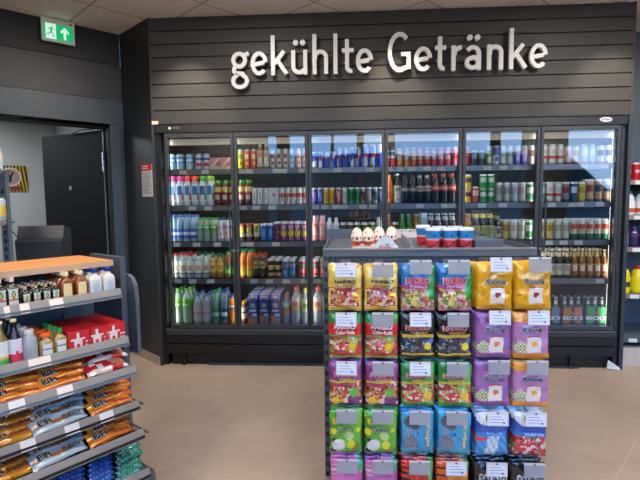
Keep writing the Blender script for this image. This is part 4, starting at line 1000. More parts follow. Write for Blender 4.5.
BW, BH = .143, .192
def pillow(fn, wd, ht, th, nu=30, nv=42, texts=(), seed=0, m='foil', slack=.35):
    mb = MB(); rn = random.Random(seed); ox = rn.uniform(0, 50)
    def pt(u, v, side):
        e = max(0, 1-abs(2*u-1)**2.6)**.55; f = max(0, 1-abs(2*v-1.0)**5)**.8
        sag = 1+slack*(.5-v)
        y = th*e*f*sag*.5 + .0006
        wob = noise.noise(Vector((u*4.2+ox, v*5.5, side*3)))*.0045+abs(noise.noise(Vector((u*7+ox, v*9, 2+side))))*.0022*e*(e*.7+.3)+noise.noise(Vector((u*11+ox, v*3, 7)))*.0012
        x = (u-.5)*wd*(1-.035*math.sin(v*PI)) + .0012*math.sin(v*17+ox)
        z = v*ht + .0015*math.sin(u*12+ox)
        return (x, side*y+wob*(1 if side < 0 else .4), z)
    for side in (-1, 1):
        b = len(mb.v)
        for j in range(nv+1):
            for i in range(nu+1): mb.v.append(pt(i/nu, j/nv, side))
        for j in range(nv):
            for i in range(nu):
                a = b+j*(nu+1)+i; q = (a, a+1, a+nu+2, a+nu+1)
                c = fn((i+.5)/nu, (j+.5)/nv)
                mb.face(q if side < 0 else q[::-1], H(c) if isinstance(c, str) else c, m, True)
    for t, x0, x1, z0, z1, col, bold, sh in texts:
        vert = sh == 'V'
        def mp(a, c, d=.003):
            if vert: U, V = x0+(x1-x0)*(c), z1-(z1-z0)*a; 
            else: U, V = x0+(x1-x0)*a, z0+(z1-z0)*c
            p = pt(U, V, -1); return (p[0], p[1]-d, p[2])
        if isinstance(col, tuple):      # outlined: dark or light halo below the letters
            v_, f_ = text2d(t, bold+.045, 0 if vert else sh); b = len(mb.v); mb.v += [mp(a, c, .0028) for a, c in v_]
            for q in f_: mb.face([b+i for i in q], H(col[1]), 'print')
            put_text(mb, t, lambda a, c: mp(.02+.96*a, .04+.92*c, .0042), H(col[0]), 'print', bold, 0 if vert else sh)
        else: put_text(mb, t, mp, H(col), 'print', bold, 0 if vert else sh)
    return mb
HB = 'HARIBO'
DES = {
 'gold': (d_gold, [(HB, .2, .86, .62, .70, '#2a1c14', .035, 0), ('Goldbären', .24, .80, .53, .61, '#7a4a1c', .015, 0)], 'gold bag of gummy sweets'),
 'blue': (d_blue, [(HB, .12, .86, .60, .76, ('#c8202c', '#e8e2e0'), .04, 0), ('Phantasia', .25, .8, .52, .59, '#d6a8cc', .02, 0)], 'blue-topped bag of mixed gummy sweets'),
 'rado': (d_rado, [(HB, .16, .84, .68, .77, ('#e8e2dc', '#c42026'), .035, 0), ('Color-Rado', .22, .82, .57, .655, '#e8e2d8', .03, 0)], 'green and red bag of mixed sweets'),
 'vamp': (d_vamp, [(HB, .12, .86, .66, .78, ('#b82a2c', '#d8ccc4'), .035, 0), ('Vampire', .3, .8, .57, .65, '#b88a3a', .02, 0)], 'black bag of dark sweets'),
 'purp': (d_purp, [(HB, .14, .86, .68, .79, ('#b8202c', '#dcd0cc'), .035, 0), ('Weinland', .3, .8, .60, .67, '#c9a832', .02, 0)], 'dark purple bag of fruit gummies'),
 'green': (d_green, [(HB, .14, .86, .68, .79, ('#b8202c', '#dcd0cc'), .035, 0), ('Saftbären', .3, .8, .60, .67, '#c8a040', .02, 0)], 'green bag of fruit gummies'),
 'ricy': (ric_y, [('Ricola', .2, .82, .56, .68, ('#0c1a16', '#fff8e0'), .03, .3)], 'yellow bag of herb sweets'),
 'ricp': (ric_p, [('Ricola', .2, .82, .59, .71, ('#0c1a16', '#fff8f0'), .03, .3)], 'purple bag of herb sweets'),
 'rico': (ric_o, [('Ricola', .2, .82, .59, .71, ('#0c1a16', '#fff8f0'), .03, .3)], 'orange and lilac bag of herb sweets'),
 'katg': (d_katg, [('K', .1, .24, .70, .83, '#d8a42c', .05, 0), ('TAPPSY', .22, .76, .52, .62, ('#26301c', '#dce0c8'), .03, 0)], 'bright green bag of black and white liquorice'),
 'katb': (d_katb, [('Katjes', .72, .88, .18, .72, '#c8b86a', .04, 'V')], 'light blue bag of liquorice'),
 'bw': (lambda u, v: d_bw(u, v), [('frisch', .3, .8, .5, .57, '#8ec0e8', .01, 0)], 'blue and white bag of mint sweets'),
 'bwr': (d_bwr, [('Wildkirsche', .3, .9, .5, .58, '#a8d0f0', .01, 0)], 'blue bag with red berries at the bottom'),
 'pink': (d_pink, [], 'pink bag with green corner'), 'lilac': (lambda u, v: mix(d_pink(u, v), '#8a4a90', .25), [], 'darker pink bag with green corner'),
 'redk': (d_redk, [], 'red bag with black stripes'), 'orank': (d_orank, [], 'orange bag with black stripes'),
 'black': (d_black, [('SALINO', .16, .96, .52, .70, '#1a1a1c', .03, 0)], 'black and white bag of salty liquorice'),
}
GRID = [['gold', 'gold', 'blue', 'blue', 'ricy', 'ricy'], ['rado', 'rado', 'vamp', 'vamp', 'ricp', 'rico'], ['purp', 'purp', 'green', 'green', 'ricp', 'rico'],
        ['katg', 'katg', 'katb', 'katb', 'bw', 'bwr'], ['pink', 'lilac', 'redk', 'orank', 'black', 'black']]
TAGK = ['wbccwc', 'wcwcww', 'wcwccc', 'ccccww', 'cccwwc']
RZ = [.955, .743, .530, .315, .090]          # bottoms of the bags
CX = [345, 381.5, 419, 456.5, 495.5, 534]
mesh_c = {}; mb = None
def hook_mesh():
    m1 = MB(); m1.tube([(0, .0, 0), (0, -.20, .0), (0, -.215, .012)], .0022, H('#b4b6b8'), 'chrome'); m1.box(-.02, .02, -.004, 0, -.02, .012, m='rail_grey'); return m1.mesh('hook')
def holder_mesh(kind):
    m1 = MB(); a = .0445
    if kind == 'w':
        m1.box(-a, a, -.003, -.001, -.052, .008, H('#c2bfc2'), 'print').box(-a+.006, a-.006, -.0036, -.003, -.048, -.004, H('#ccd3dc'), 'paper')
        for k in range(3): m1.box(-a+.012, a-.03+.012*(k % 2), -.0042, -.0036, -.014-.012*k, -.011-.012*k, H('#8790a0'), 'paper')
        m1.box(.018, .03, -.0042, -.0036, -.042, -.034, H('#6d7684'), 'paper')
    else:
        m1.box(-a, a, -.003, -.001, -.052, .0, m='holder'); m1.box(-a, a, -.0034, .0, .0, .008, H('#c8bab0' if kind == 'b' else '#b4b2b6'), 'print')
    m1.box(-.004, .004, -.0045, -.003, -.002, .006, H('#4a4440')); return m1.mesh('price_tag')
HM = hook_mesh(); HO = {k: holder_mesh(k) for k in 'wcb'}
ordn = ['leftmost', 'second column', 'third column', 'fourth column', 'fifth column', 'rightmost']
rows_n = ['top', 'second', 'third', 'fourth', 'lowest visible']
mv = {}
for r in range(5):
    for c in range(6):
        k = GRID[r][c]; fn, tx, desc = DES[k]; big = k.startswith('ric'); bw_, bh_ = (BW, BH) if not big else (.150, .196)
        X = on_y(CX[c], 290, -2.0).x; zb = RZ[r] + (.006 if big else 0)
        if (k, c % 2) not in mv: mv[(k, c % 2)] = pillow(fn, bw_, bh_, .03, texts=tx, seed=sum(map(ord, k))+c % 2).mesh('sweet_bag')
        me = mv[(k, c % 2)]
        hz = zb+bh_-.004
        h = bpy.data.objects.new('hook', HM); COL.objects.link(h); h.parent = gd; h.location = (X-GX0, -.002, hz-.0)
        t = bpy.data.objects.new('price_tag', HO[TAGK[r][c]]); COL.objects.link(t); t.parent = h; t.location = (.004 if c < 4 else .014, -.217, .015+(.012 if r == 0 and c > 1 else 0)); t.rotation_euler = (math.radians(-6), 0, 0)
        nb = 5 if c < 4 else 6
        for n in range(4):
            yb = -2.0+.019+n*.034
            o = bpy.data.objects.new('sweet_bag', me); COL.objects.link(o)
            o.location = (X+(random.uniform(-.002, .002) if n == 0 else random.uniform(-.006, .006)), yb, zb+(0 if n == 0 else random.uniform(-.004, .002)))
            o.rotation_euler = (math.radians(random.uniform(-1.5, .5)), math.radians(random.uniform(-1.2, 1.2)), math.radians(random.uniform(-3, 3)) if n == 0 else math.radians(random.uniform(-4, 4)))
            place_w = '%s row, %s' % (rows_n[r], ordn[c])
            if n == 0: tag(o, '%s hanging at the front, %s' % (desc, place_w), 'sweet bag', 'sweet bags at the front of the rack hooks')
            else: tag(o, '%s behind the front bag, %s' % (desc, place_w), 'sweet bag', 'sweet bags queued on the hook, %s' % place_w)

# things on top of the rack
def egg_mb(s=1):
    mb = MB(); n = 14; pr = []
    for i in range(n+1):
        t = i/n; z = .082*t; r = .027*math.sqrt(max(0, 1-(2*t-1)**2))*(1-.14*(2*t-1)); pr.append((max(r, .0004)*s, z*s))
    def c(th, z):
        z = z/(.082*s)
        if z < .27: return H('#b8502c') if z > .06 else H('#d8c8b8')
        if .34 < z < .5 and abs(th) < .35 and noise.noise(Vector((th*14, z*22, 1))) > .12: return H('#3a2a28')
        if z > .55 and noise.noise(Vector((th*6, z*9, 4))) > .42: return H('#6a4a44')
        return H('#e2cdbb')
    mb.lathe(pr, c, 'print', 20); return mb
em = egg_mb(1.12).mesh('chocolate_egg')
for px, Y, nm in ((357, -1.70, 'front left egg'), (368, -1.70, 'front egg beside the round card'), (379, -1.62, 'back egg behind the round card'), (391.5, -1.62, 'back egg, partly behind the round card'), ):
    P = on_y(px, 240, Y); o = bpy.data.objects.new('chocolate_egg', em); COL.objects.link(o); o.location = (P.x, Y, 1.2065); o.rotation_euler = (0, .06, px)
    o.rotation_euler = (0, 0, .1*(px % 5)-.2); tag(o, 'cream and rust-red foil egg on the rack top, '+nm, 'chocolate egg', 'foil eggs on the rack')
P = on_y(374, 240, -1.66); mb = MB().box(-.11, .11, -.075, .085, 0, .02, H('#d3c6bd'), 'paper').box(-.11, -.1, -.075, .085, .02, .03, H('#c25a44'), 'paper')
o = mb.build('egg_tray', loc=(P.x, -1.66, 1.186)); tag(o, 'shallow pale card tray carrying the foil eggs', 'tray')
P = on_y(385.5, 246, -1.755); mb = MB()
pts = [(-.042, 0), (.042, 0)]+[(.045*math.cos(a), .027+.042*math.sin(a)) for a in [PI*i/14 for i in range(15)]]
mb.prism(pts, 0, .0015, H('#c3d0d6'), 'print')
put_text(mb, 'kinder', lambda a, b: (-.03+.06*a, -.0008, .014+.014*b), H('#c83a2a'), bold=.04)
mb.box(-.02, .0, -.0006, 0, .028, .034, H('#d8b83a')).box(.002, .018, -.0006, 0, .028, .036, H('#4a7ac0'))
o = mb.build('round_card', loc=(P.x, -1.755, 1.187)); tag(o, 'round-topped pale blue card with small coloured lettering beside the eggs', 'card')
def tub_fn(th, z):
    if z > .95: return H('#d6d8dc')
    if z > .48: return H('#1f78b6') if not (.62 < z < .7 and abs(th) < .12) else H('#123a70')
    if z > .45: return H('#d9a0a0')
    return H('#b8303c') if abs(z-.22-.5*th) > .04 else H('#2a1820')
tm = MB()
for _, p in p_cup(.108, .0375, tub_fn, '#d5d9dc'): tm.add(p)
tme = tm.mesh('sweet_tub')
for i, (px, Y) in enumerate(((433, -1.68), (449.5, -1.68), (465.5, -1.68), (423, -1.45), (439, -1.58), (455, -1.58))):
    P = on_y(px, 240, Y); o = bpy.data.objects.new('sweet_tub', tme); COL.objects.link(o); o.location = (P.x, Y, 1.1865); o.rotation_euler = (0, 0, (0, .1, -.1, .6, .2, 0)[i])
    if i == 5: o.location.x += .0
    tag(o, 'blue and red sweet tub on the rack, ' + ('left of the front three', 'middle of the front three', 'right of the front three', 'set back alone at the left', 'behind the front left tub', 'behind the front middle tub')[i], 'tub', 'blue and red tubs on the rack')
Pa = on_z(400, 236, 1.20); Pb = on_z(424, 246, 1.20)
Pa = Vector((on_y(401, 236, -1.05).x, -1.05, 0)); Pb = Vector((on_y(424, 246, -1.74).x-.06, -1.74, 0))
mb = MB(); ofs = Vector((.004, .001, 0)); vbox(mb, Pb, Pa, ofs, 1.187, 1.225, 'print', H('#8b939c')); vbox(mb, Pb, Pa, ofs*7, 1.187, 1.190, 'print', H('#8b939c'))
o = mb.build('shelf_divider'); tag(o, 'low grey divider running back across the rack top beside the tubs', 'divider')
mb = MB().box(0, .13, 0, .30, 0, .045, m='shelf_grey').box(.0, .13, 0, .006, .045, .052, m='shelf_blue'); P = on_y(474, 245, -1.74); o = mb.build('grey_bin', loc=(P.x+.012, -1.72, 1.187)); tag(o, 'low empty slate-grey bin right of the tubs on the rack', 'bin')
# flat cartons along the far edge
for i, (pa, pb) in enumerate(((327, 352), (394, 416))):
    a = on_y(pa, 231, -.93).x; b = on_y(pb, 231, -.93).x; mb = MB(); n = 18
    mb.box(0, b-a, 0, .05, 0, .05, H('#d8cfca'), 'paper')
    for k in range(n):
        if k % 3 == 0: mb.box((b-a)*k/n, (b-a)*(k+.9)/n, -.001, 0, .036+.004*(k % 2), .047, H('#b83a34'), 'paper')
        if k % 4 == 1: mb.box((b-a)*k/n, (b-a)*(k+.6)/n, -.001, 0, .04, .046, H('#3a2a2a'), 'paper')
    o = mb.build('egg_carton', loc=(a, -.96, 1.1875)); tag(o, 'red and white card carton along the far rim, ' + ('left end of rack top', 'behind the round card')[i], 'carton')
    if i == 0:
        o2 = MB().box(0, b-a+.015, 0, .006, 0, .062, m='shelf_grey').build('riser', loc=(a, -1.02, 1.1875)); tag(o2, 'dark grey riser plate standing at the left end of the rack top', 'riser')
# ------------------------------------------------------------------ the counter rack on the left
UU = Vector((.588, .809, 0)); NN = Vector((.809, -.588, 0)); RS0 = -1.1341
def rp(s, n, z=0): return UU*(RS0+s)+NN*n+Vector((0, 0, z))
RZA = math.atan2(UU.y, UU.x)
def s_at(px, py, n): return on_plane(px, py, NN, NN*n).dot(UU)-RS0
org = rp(0, 0, 0); SL = -1.35
rk = empty('snack_rack', org, RZA, 'stepped grey checkout rack with an orange wooden top, full of small snacks', 'display rack')
def rbx(mb, s0, s1, n0, n1, z0, z1, m, col=(1, 1, 1)): return mb.box(s0, s1, -n1, -n0, z0, z1, col, m)   # local: x along, -y outwards
mb = MB(); rbx(mb, SL, .004, 1.072, 1.428, 1.125, 1.15, 'wood'); wt = mb.build('wooden_top', rk)
mb = MB(); rbx(mb, SL, .004, 1.428, 1.434, 1.123, 1.1505, 'edge_wood'); mb.build('edge_trim', wt)
mb = MB(); rbx(mb, SL, .07, 1.05, 1.07, .0, 1.12, 'shelf_blue')
for k in range(18): rbx(mb, -.10, -.092, 1.07, 1.071, .1+.055*k, .135+.055*k, 'black'); rbx(mb, -.70, -.692, 1.07, 1.071, .1+.055*k, .135+.055*k, 'black')
mb.build('back_panel', rk)
mb = MB(); mb.prism([(-1.375, 0), (-1.05, 0), (-1.05, 1.152), (-1.375, 1.152)], .0, .03, m='shelf_grey')
T = Matrix.Translation((.07, 0, 0)) @ Matrix(((0, 1, 0, 0), (1, 0, 0, 0), (0, 0, 1, 0), (0, 0, 0, 1)))
m2 = MB().add(mb, T); m2.f = [f[::-1] for f in m2.f]; m2.build('side_panel', rk)
pts = [(-1.452, .66), (-1.20, .66), (-1.20, 1.06), (-1.38, 1.06), (-1.415, 1.045), (-1.442, 1.01), (-1.452, .93)]
mb = MB(); mb.prism(pts, .0, .02, m='shelf_grey'); m2 = MB().add(mb, Matrix.Translation((.034, 0, 0)) @ T); m2.f = [f[::-1] for f in m2.f]; m2.build('end_bracket', rk)
LIPS = [(1.515, .978), (1.565, .752), (1.622, .620), (1.636, .452), (1.668, .320), (1.708, .142)]
for i, (n, z) in enumerate(LIPS):
    mb = MB(); s1 = .0
    rbx(mb, SL, s1, 1.07, n, z+.0, z+.012, 'black' if i > 2 else 'shelf_blue')
    if i > 2:
        for k in range(40): rbx(mb, SL+.035*k, SL+.012+.035*k, 1.08, n-.01, z+.012, z+.015, 'dark_metal')
    sh = mb.build('shelf', rk)
    mb = MB(); b = len(mb.v); y0 = -n
    P = [(SL, y0, z-.004), (s1, y0, z-.004), (s1, y0+.016, z+.04), (SL, y0+.016, z+.04), (SL, y0+.004, z-.004), (s1, y0+.004, z-.004), (s1, y0+.02, z+.04), (SL, y0+.02, z+.04)]
    mb.v += P
    for q in ((0, 1, 2, 3), (5, 4, 7, 6), (1, 5, 6, 2), (4, 0, 3, 7), (3, 2, 6, 7), (0, 4, 5, 1)): mb.face([b+j for j in q], (1, 1, 1), 'rail_grey')
    lip = mb.build('price_rail', sh)
    tg = [[(4, 10), (20, 30), (50, 64)], [(27, 50), ], [(6, 23), (56, 72)], [(17, 33), (63, 78), (99, 113)], [], []][i]
    for a, c in tg:
        sa = s_at(a, 300+28*i, n); sc_ = s_at(c, 300+28*i, n)
        m3 = MB(); m3.quad([(sa, y0-.001, z), (sc_, y0-.001, z), (sc_, y0+.0135, z+.038), (sa, y0+.0135, z+.038)], H('#d9cdbf' if i < 2 else '#cfcbc8'), 'paper'); m3.build('price_tag', lip)
rbx(MB(), SL, .05, 1.07, 1.66, 0, .12, 'shelf_grey').build('base', rk)
mb = MB(); wa, wb = [on_plane(x, y, UU, UU*(RS0-.02)) for x, y in ((127, 414), (138, 432))]; mb.tube([(-.02, -wa.dot(NN), wa.z), (-.02, -wb.dot(NN), wb.z)], .003, H('#c8c4be'), 'rail_metal'); mb.build('support_wire', rk)

def square_bottle(wd, dp, h, body, label, cap, neck=.3, capr=.35, m='gloss', lz=(.1, .62), capm='gloss'):
    """flat-sided pocket bottle"""
    mb = MB(); seg = 20
    def ring(z, fx, fy, e): 
        o = []
        for k in range(seg):
            a = 2*PI*k/seg; c, s_ = math.cos(a), math.sin(a)
            o.append((wd/2*fx*math.copysign(abs(c)**e, c), dp/2*fy*math.copysign(abs(s_)**e, s_), z*h))
        return o
    R0 = [(0, .9, .9, .45), (.02, 1, 1, .45), (.60, 1, 1, .45), (.70, .85, .95, .6), (.76, .5, .75, .8), (.80, neck, neck*wd/dp, 1), (.88, neck, neck*wd/dp, 1)]
    bs = []
    for z, fx, fy, e in R0: bs.append(len(mb.v)); mb.v += ring(z, fx, fy, e)
    for a, b in zip(bs, bs[1:]):
        for k in range(seg): k2 = (k+1) % seg; mb.face((a+k, a+k2, b+k2, b+k), H(body), m, True)
    mb.face([bs[0]+k for k in range(seg)][::-1], H(body), m)
    out = [('body', mb)]
    l = MB(); n = 10; x0 = wd*.38
    for i in range(n):
        for j in range(n):
            u0, u1, v0, v1 = i/n, (i+1)/n, j/n, (j+1)/n; c = label((u0+u1)/2, (v0+v1)/2); zz = lambda v: h*(lz[0]+(lz[1]-lz[0])*v)
            def yy(u): return -dp/2*max(0, 1-abs(2*u*.88-.88)**4)**.25-.0012
            l.quad([(x0*(2*u0-1), yy(u0), zz(v0)), (x0*(2*u1-1), yy(u1), zz(v0)), (x0*(2*u1-1), yy(u1), zz(v1)), (x0*(2*u0-1), yy(u0), zz(v1))], H(c), 'print')
    out.append(('label', l))
    c = MB(); r = capr*wd/2; c.lathe([(r, .86*h), (r*1.03, .93*h), (r*.96, h)], H(cap), capm, 16); out.append(('cap', c)); return out
def jl(u, v):
    if (u-.5)**2+((v-.68))**2 < .035: return '#2f5a3c' if (u-.5)**2+((v-.7))**2 > .006 else '#b8a860'
    if .36 < v < .46: return '#b8502c'
    return '#b9c6ba' if v > .4 else '#c4ccca'
kd('herb_l', 'liqueur_bottle', 'dark square bottle with pale label', 'bottle', square_bottle(.052, .034, .138, '#10160e', jl, '#cfc2b0', .26, .34, lz=(.06, .66)), .027, .138)
kd('herb_s', 'liqueur_bottle', 'miniature dark square bottle with pale label', 'bottle', square_bottle(.035, .028, .094, '#10160e', jl, '#c0a888', .28, .36, lz=(.08, .66)), .018, .094)
kd('amber', 'liqueur_bottle', 'amber pocket bottle with cream label and cap', 'bottle', square_bottle(.056, .034, .134, '#7a3a0c', lambda u, v: '#dccb90' if abs(u-.5) < .5-.2*max(0, v-.6) else '#9a4a14', '#dccf9e', .3, .4, lz=(.06, .62)), .029, .134)
kd('cream_b', 'liqueur_bottle', 'white pocket bottle with blue cap and print', 'bottle', square_bottle(.058, .04, .134, '#d3cfc2', lambda u, v: '#7fa0cc' if (u-.5)**2*3+(v-.45)**2*3 < .5 and (int(u*10)+int(v*10)) % 2 else '#cfd2ce', '#1c2f78', .42, .52, m='print', lz=(.05, .6)), .029, .134)
kd('darkred', 'liqueur_bottle', 'dark bottle with cream cap and pink-white label', 'bottle', p_bottle('beer', .2, .026, '#1a1214', lambda th, z: H('#b82a48') if z < .3 or (abs(th) < .14 and z < .36) else H('#cfccd4'), '#cfc39a', False, (.12, .6)), .026, .2)
kd('greenlab', 'liqueur_bottle', 'bottle with white and green label', 'bottle', p_bottle('beer', .2, .026, '#6a5a30', lambda th, z: H('#3f9a4a') if z < .26 else H('#c8a050') if z < .32 else H('#ccd2cc'), '#cfc39a', False, (.12, .6)), .026, .2)
kd('clearsp', 'liqueur_bottle', 'clear round bottle with silver cap', 'bottle', p_bottle('juice', .145, .032, '#aab0b4', lambda th, z: H('#8a8f94') if z < .75 else H('#5c6268'), '#c3c4c4', True, (.1, .2)), .032, .145)
kd('orangecap', 'liqueur_bottle', 'olive pocket bottle with orange cap', 'bottle', square_bottle(.058, .045, .118, '#9a7c48', lambda u, v: '#c8653a' if v < .25 else ('#6a7078' if .55 < v < .65 else '#c8cdd0'), '#dc5a1a', .5, .75, lz=(.06, .62)), .036, .115)
kd('greencap', 'liqueur_bottle', 'olive pocket bottle with green cap', 'bottle', square_bottle(.054, .04, .125, '#8a7c40', lambda u, v: '#3f6a4a' if v < .25 else ('#6a7078' if .55 < v < .65 else '#c8cdd0'), '#1f8a4a', .36, .44, lz=(.06, .62)), .032, .122)
def rbox(u, v):
    a = math.atan2(v-.55, u-.45); d = math.hypot(u-.45, (v-.55)*.8)
    if d < .22+.09*math.sin(5*a): return '#d8c8c2'
    if d < .13: return '#5a5050'
    if .8 < u and v < .5 and int(v*12) % 2: return '#d4b0ac'
    return '#b81f26'
kd('redbox', 'snack_box', 'small red box with white motif', 'box', p_box(.10, .098, .045, rbox, '#b01e24'), .058, .098)
def onrack(k, px, py, n, z, label, rows=1, grp=None, step=None):
    s = s_at(px, py, n); d = K[k]; st = step or (.052 if d['r'] < .036 else .06)
    for i in range(rows):
        P = rp(s, n-i*st, z)
        place(k, P, RZA, label if i == 0 else d['desc']+' in the rows behind, '+label.split(', ')[-1], grp if i == 0 else (d['desc']+', rear rows on the checkout rack'), i == 0)
z1, z2 = .990, .764
onrack('herb_l', 0, 300, 1.47, z1, 'large dark square bottle with pale label, cut by the left picture edge', 3)
onrack('herb_l', 12.5, 298, 1.47, z1, 'large dark square bottle with pale label, tallest on top rack shelf', 3, None)
for i, px in enumerate((26, 36.5, 46.5, 55.5)): onrack('herb_s', px, 300, 1.475, z1, 'miniature dark square bottle with pale label, %s from left, top rack shelf' % ORD[i], 5, 'miniature dark bottles', .038)
for i, px in enumerate((66.5, 81)): onrack('amber', px, 290, 1.47, z1, 'amber pocket bottle with cream cap, %s of two, top rack shelf' % ('left', 'right')[i], 5, 'amber pocket bottles', .042)
for i, px in enumerate((94.5, 108)): onrack('cream_b', px, 280, 1.47, z1, 'white pocket bottle with blue cap, %s of two, top rack shelf' % ('left', 'right')[i], 3, 'white pocket bottles', .05)
onrack('greenlab', 1, 350, 1.52, z2, 'bottle with white and green label, at the left picture edge, second rack shelf', 2)
onrack('darkred', 15, 348, 1.52, z2, 'dark bottle with cream cap and pink-white label, second rack shelf', 2, None)
onrack('clearsp', 29, 342, 1.52, z2, 'clear round bottle with silver cap, second rack shelf', 4, None, .07)
onrack('orangecap', 45, 336, 1.52, z2, 'olive pocket bottle with orange cap, second rack shelf', 4)
onrack('greencap', 59.5, 336, 1.52, z2, 'olive pocket bottle with green cap, second rack shelf', 4)
for i, px in enumerate((77, 96, 112.5)): onrack('redbox', px, 330, 1.515, z2, 'small red snack box with white motif, %s from left, second rack shelf' % ORD[i], 6, 'red snack boxes', .047)

# lying snack packs
def f_or(u, v):
    if v > .9 or v < .06: return '#c8641a'
    if abs(v-.38-.15*math.sin(u*5)) < .10 and .3 < u < .95: return '#a8402c'
    if circ(u, v, .62, .6, .06, .4): return '#5f8a34'
    return mix('#d87a1c', '#e29434', v)
def f_gold(u, v):
    if abs(v-.35) < .12: return '#b06a2c'
    if abs(u-.6) < .07 and v > .5: return '#4f7a34'
    return mix('#c88420', '#dca43c', v)
def f_sil(u, v):
    if u < .03 or u > .97: return '#9aa4aa'
    if abs(v-.55+.15*u) < .13 and u < .75: return '#a8683c'
    if circ(u, v, .46, .4, .06, .5): return '#6a9a4a'
    return '#a9bcc6' if v > .15 else '#c2ccd0'
def f_redp(u, v):
    if v > .75: return '#3a2a4a' if int(u*9) % 2 else '#8a7a94'
    if circ(u, v, .8, .4, .18, .7): return '#b87a5c' 
    if v < .25 and u < .5: return '#dccabc'
    return '#b82430' if (int(u*7)+int(v*4)) % 3 else '#dccfcc'
def f_blue(u, v): return '#cfd8e8' if abs(v-.5) < .12 and (int(u*16) % 2) else ('#3264c0' if v < .7 else '#5a90d8')
def f_mint(u, v): return '#c8dcd0' if abs(v-.5) < .13 and (int(u*16) % 2) else ('#4a6ab0' if abs(v-.5) < .22 else ('#22965a' if v < .8 else '#3ab06c'))
PK = {
 'or': pillow(f_or, .215, .075, .024, 22, 12, [('BiFi', .12, .42, .30, .75, ('#1a1210', '#e6dccf'), .04, 0)], 1),
 'roll': pillow(f_gold, .215, .07, .024, 22, 12, [('BiFi', .10, .38, .34, .78, ('#1a1210', '#e6dccf'), .04, 0), ('Roll', .44, .8, .4, .75, '#8a2a1c', .03, 0)], 2),
 'sil': pillow(f_sil, .235, .07, .024, 22, 12, [('BiFi', .12, .36, .34, .8, ('#1a1210', '#e6dccf'), .04, 0), ('TURKEY', .56, .93, .26, .64, '#2a3438', .015, .15)], 3),
 'redp': pillow(f_redp, .20, .10, .035, 22, 14, [], 4),
 'blue': pillow(f_blue, .12, .032, .02, 20, 8, [], 5), 'mint': pillow(f_mint, .125, .032, .02, 20, 8, [], 6)}
PKM = {k: v.mesh('snack_pack' if k not in ('blue', 'mint') else 'mint_roll') for k, v in PK.items()}
PKD = {'or': ('orange sausage snack pack', 'snack_pack', 'snack pack'), 'roll': ('golden roll snack pack', 'snack_pack', 'snack pack'), 'sil': ('silver turkey snack pack', 'snack_pack', 'snack pack'),
       'redp': ('red and white snack bag', 'snack_bag', 'snack bag'), 'blue': ('blue candy roll', 'candy_roll', 'candy'), 'mint': ('green mint roll', 'candy_roll', 'candy')}
def lay(k, px, py, n, z, tilt=35, yaw=0, roll=0, label='', grp=None):
    s = s_at(px, py, n); o = bpy.data.objects.new(PKD[k][1], PKM[k]); COL.objects.link(o)
    o.matrix_world = Matrix.Translation(rp(s, n, z)) @ Matrix.Rotation(RZA+math.radians(yaw), 4, 'Z') @ Matrix.Rotation(math.radians(-90+tilt), 4, 'X') @ Matrix.Rotation(math.radians(roll), 4, 'Y')
    tag(o, label, PKD[k][2]); 
    if grp: o['group'] = grp
def pile(k, px, py, n, z, cnt, dn, dz, tilt, yaw, where, grp):
    pos_ = {1: [''], 2: ['lower', 'upper'], 3: ['lowest', 'middle', 'topmost'], 4: ['lowest', 'second lowest', 'second highest', 'topmost'], 5: ['lowest', 'second lowest', 'middle', 'second highest', 'topmost'],
            6: ['nearest', 'second', 'third', 'fourth', 'fifth', 'farthest']}[cnt]
    for i in range(cnt):
        lay(k, px, py, n-dn*i, z+dz*i, tilt, yaw+random.uniform(-2, 2), 0, '%s, %s%s' % (PKD[k][0], pos_[i]+' ' if pos_[i] else '', where), grp)
zs = [l[1]+.026 for l in LIPS]
pile('or', 14, 395, 1.565, zs[2]+.0, 3, .035, .022, 28, -4, 'in the left pile, third rack shelf', 'orange packs, third shelf')
pile('or', 64, 380, 1.565, zs[2]+.0, 3, .035, .022, 28, 6, 'in the middle pile, third rack shelf', 'orange packs, third shelf')
pile('redp', 109, 366, 1.56, zs[2]+.002, 2, .055, .034, 25, 4, 'at the right end, third rack shelf', 'red bags')
pile('roll', 16, 440, 1.58, zs[3], 5, .03, .024, 30, -2, 'in the left pile, fourth rack shelf', 'golden packs, fourth shelf')
pile('sil', 62, 422, 1.585, zs[3], 3, .04, .026, 38, 6, 'in the middle pile, fourth rack shelf', 'silver packs, fourth shelf')
pile('or', 113, 405, 1.58, zs[3], 4, .035, .024, 30, 6, 'in the right pile, fourth rack shelf', 'orange packs, fourth shelf')
pile('roll', 14, 478, 1.61, zs[4]+.0, 3, .035, .022, 30, 2, 'in the left pile, fifth rack shelf', 'golden packs, fifth shelf')
pile('sil', 62, 462, 1.61, zs[4], 2, .04, .026, 38, 8, 'in the middle pile, fifth rack shelf', 'silver packs, fifth shelf')
pile('or', 113, 440, 1.61, zs[4], 2, .035, .024, 35, 4, 'in the right pile, fifth rack shelf', 'orange packs, fifth shelf')
for j, px in enumerate((44, 74, 103)):
    pile('blue', px, 480, 1.675, zs[5], 6, .034, .006, 12, 8, 'in the %s row, bottom rack shelf' % ('left', 'middle', 'right')[j], 'blue candy rolls')
pile('mint', 131, 470, 1.68, zs[5], 6, .036, .006, 12, 0, 'of the green rolls, bottom rack shelf', 'green mint rolls')
lay('mint', 133, 468, 1.60, zs[5]+.045, 12, 3, 0, 'green mint roll lying on top of the others', None)

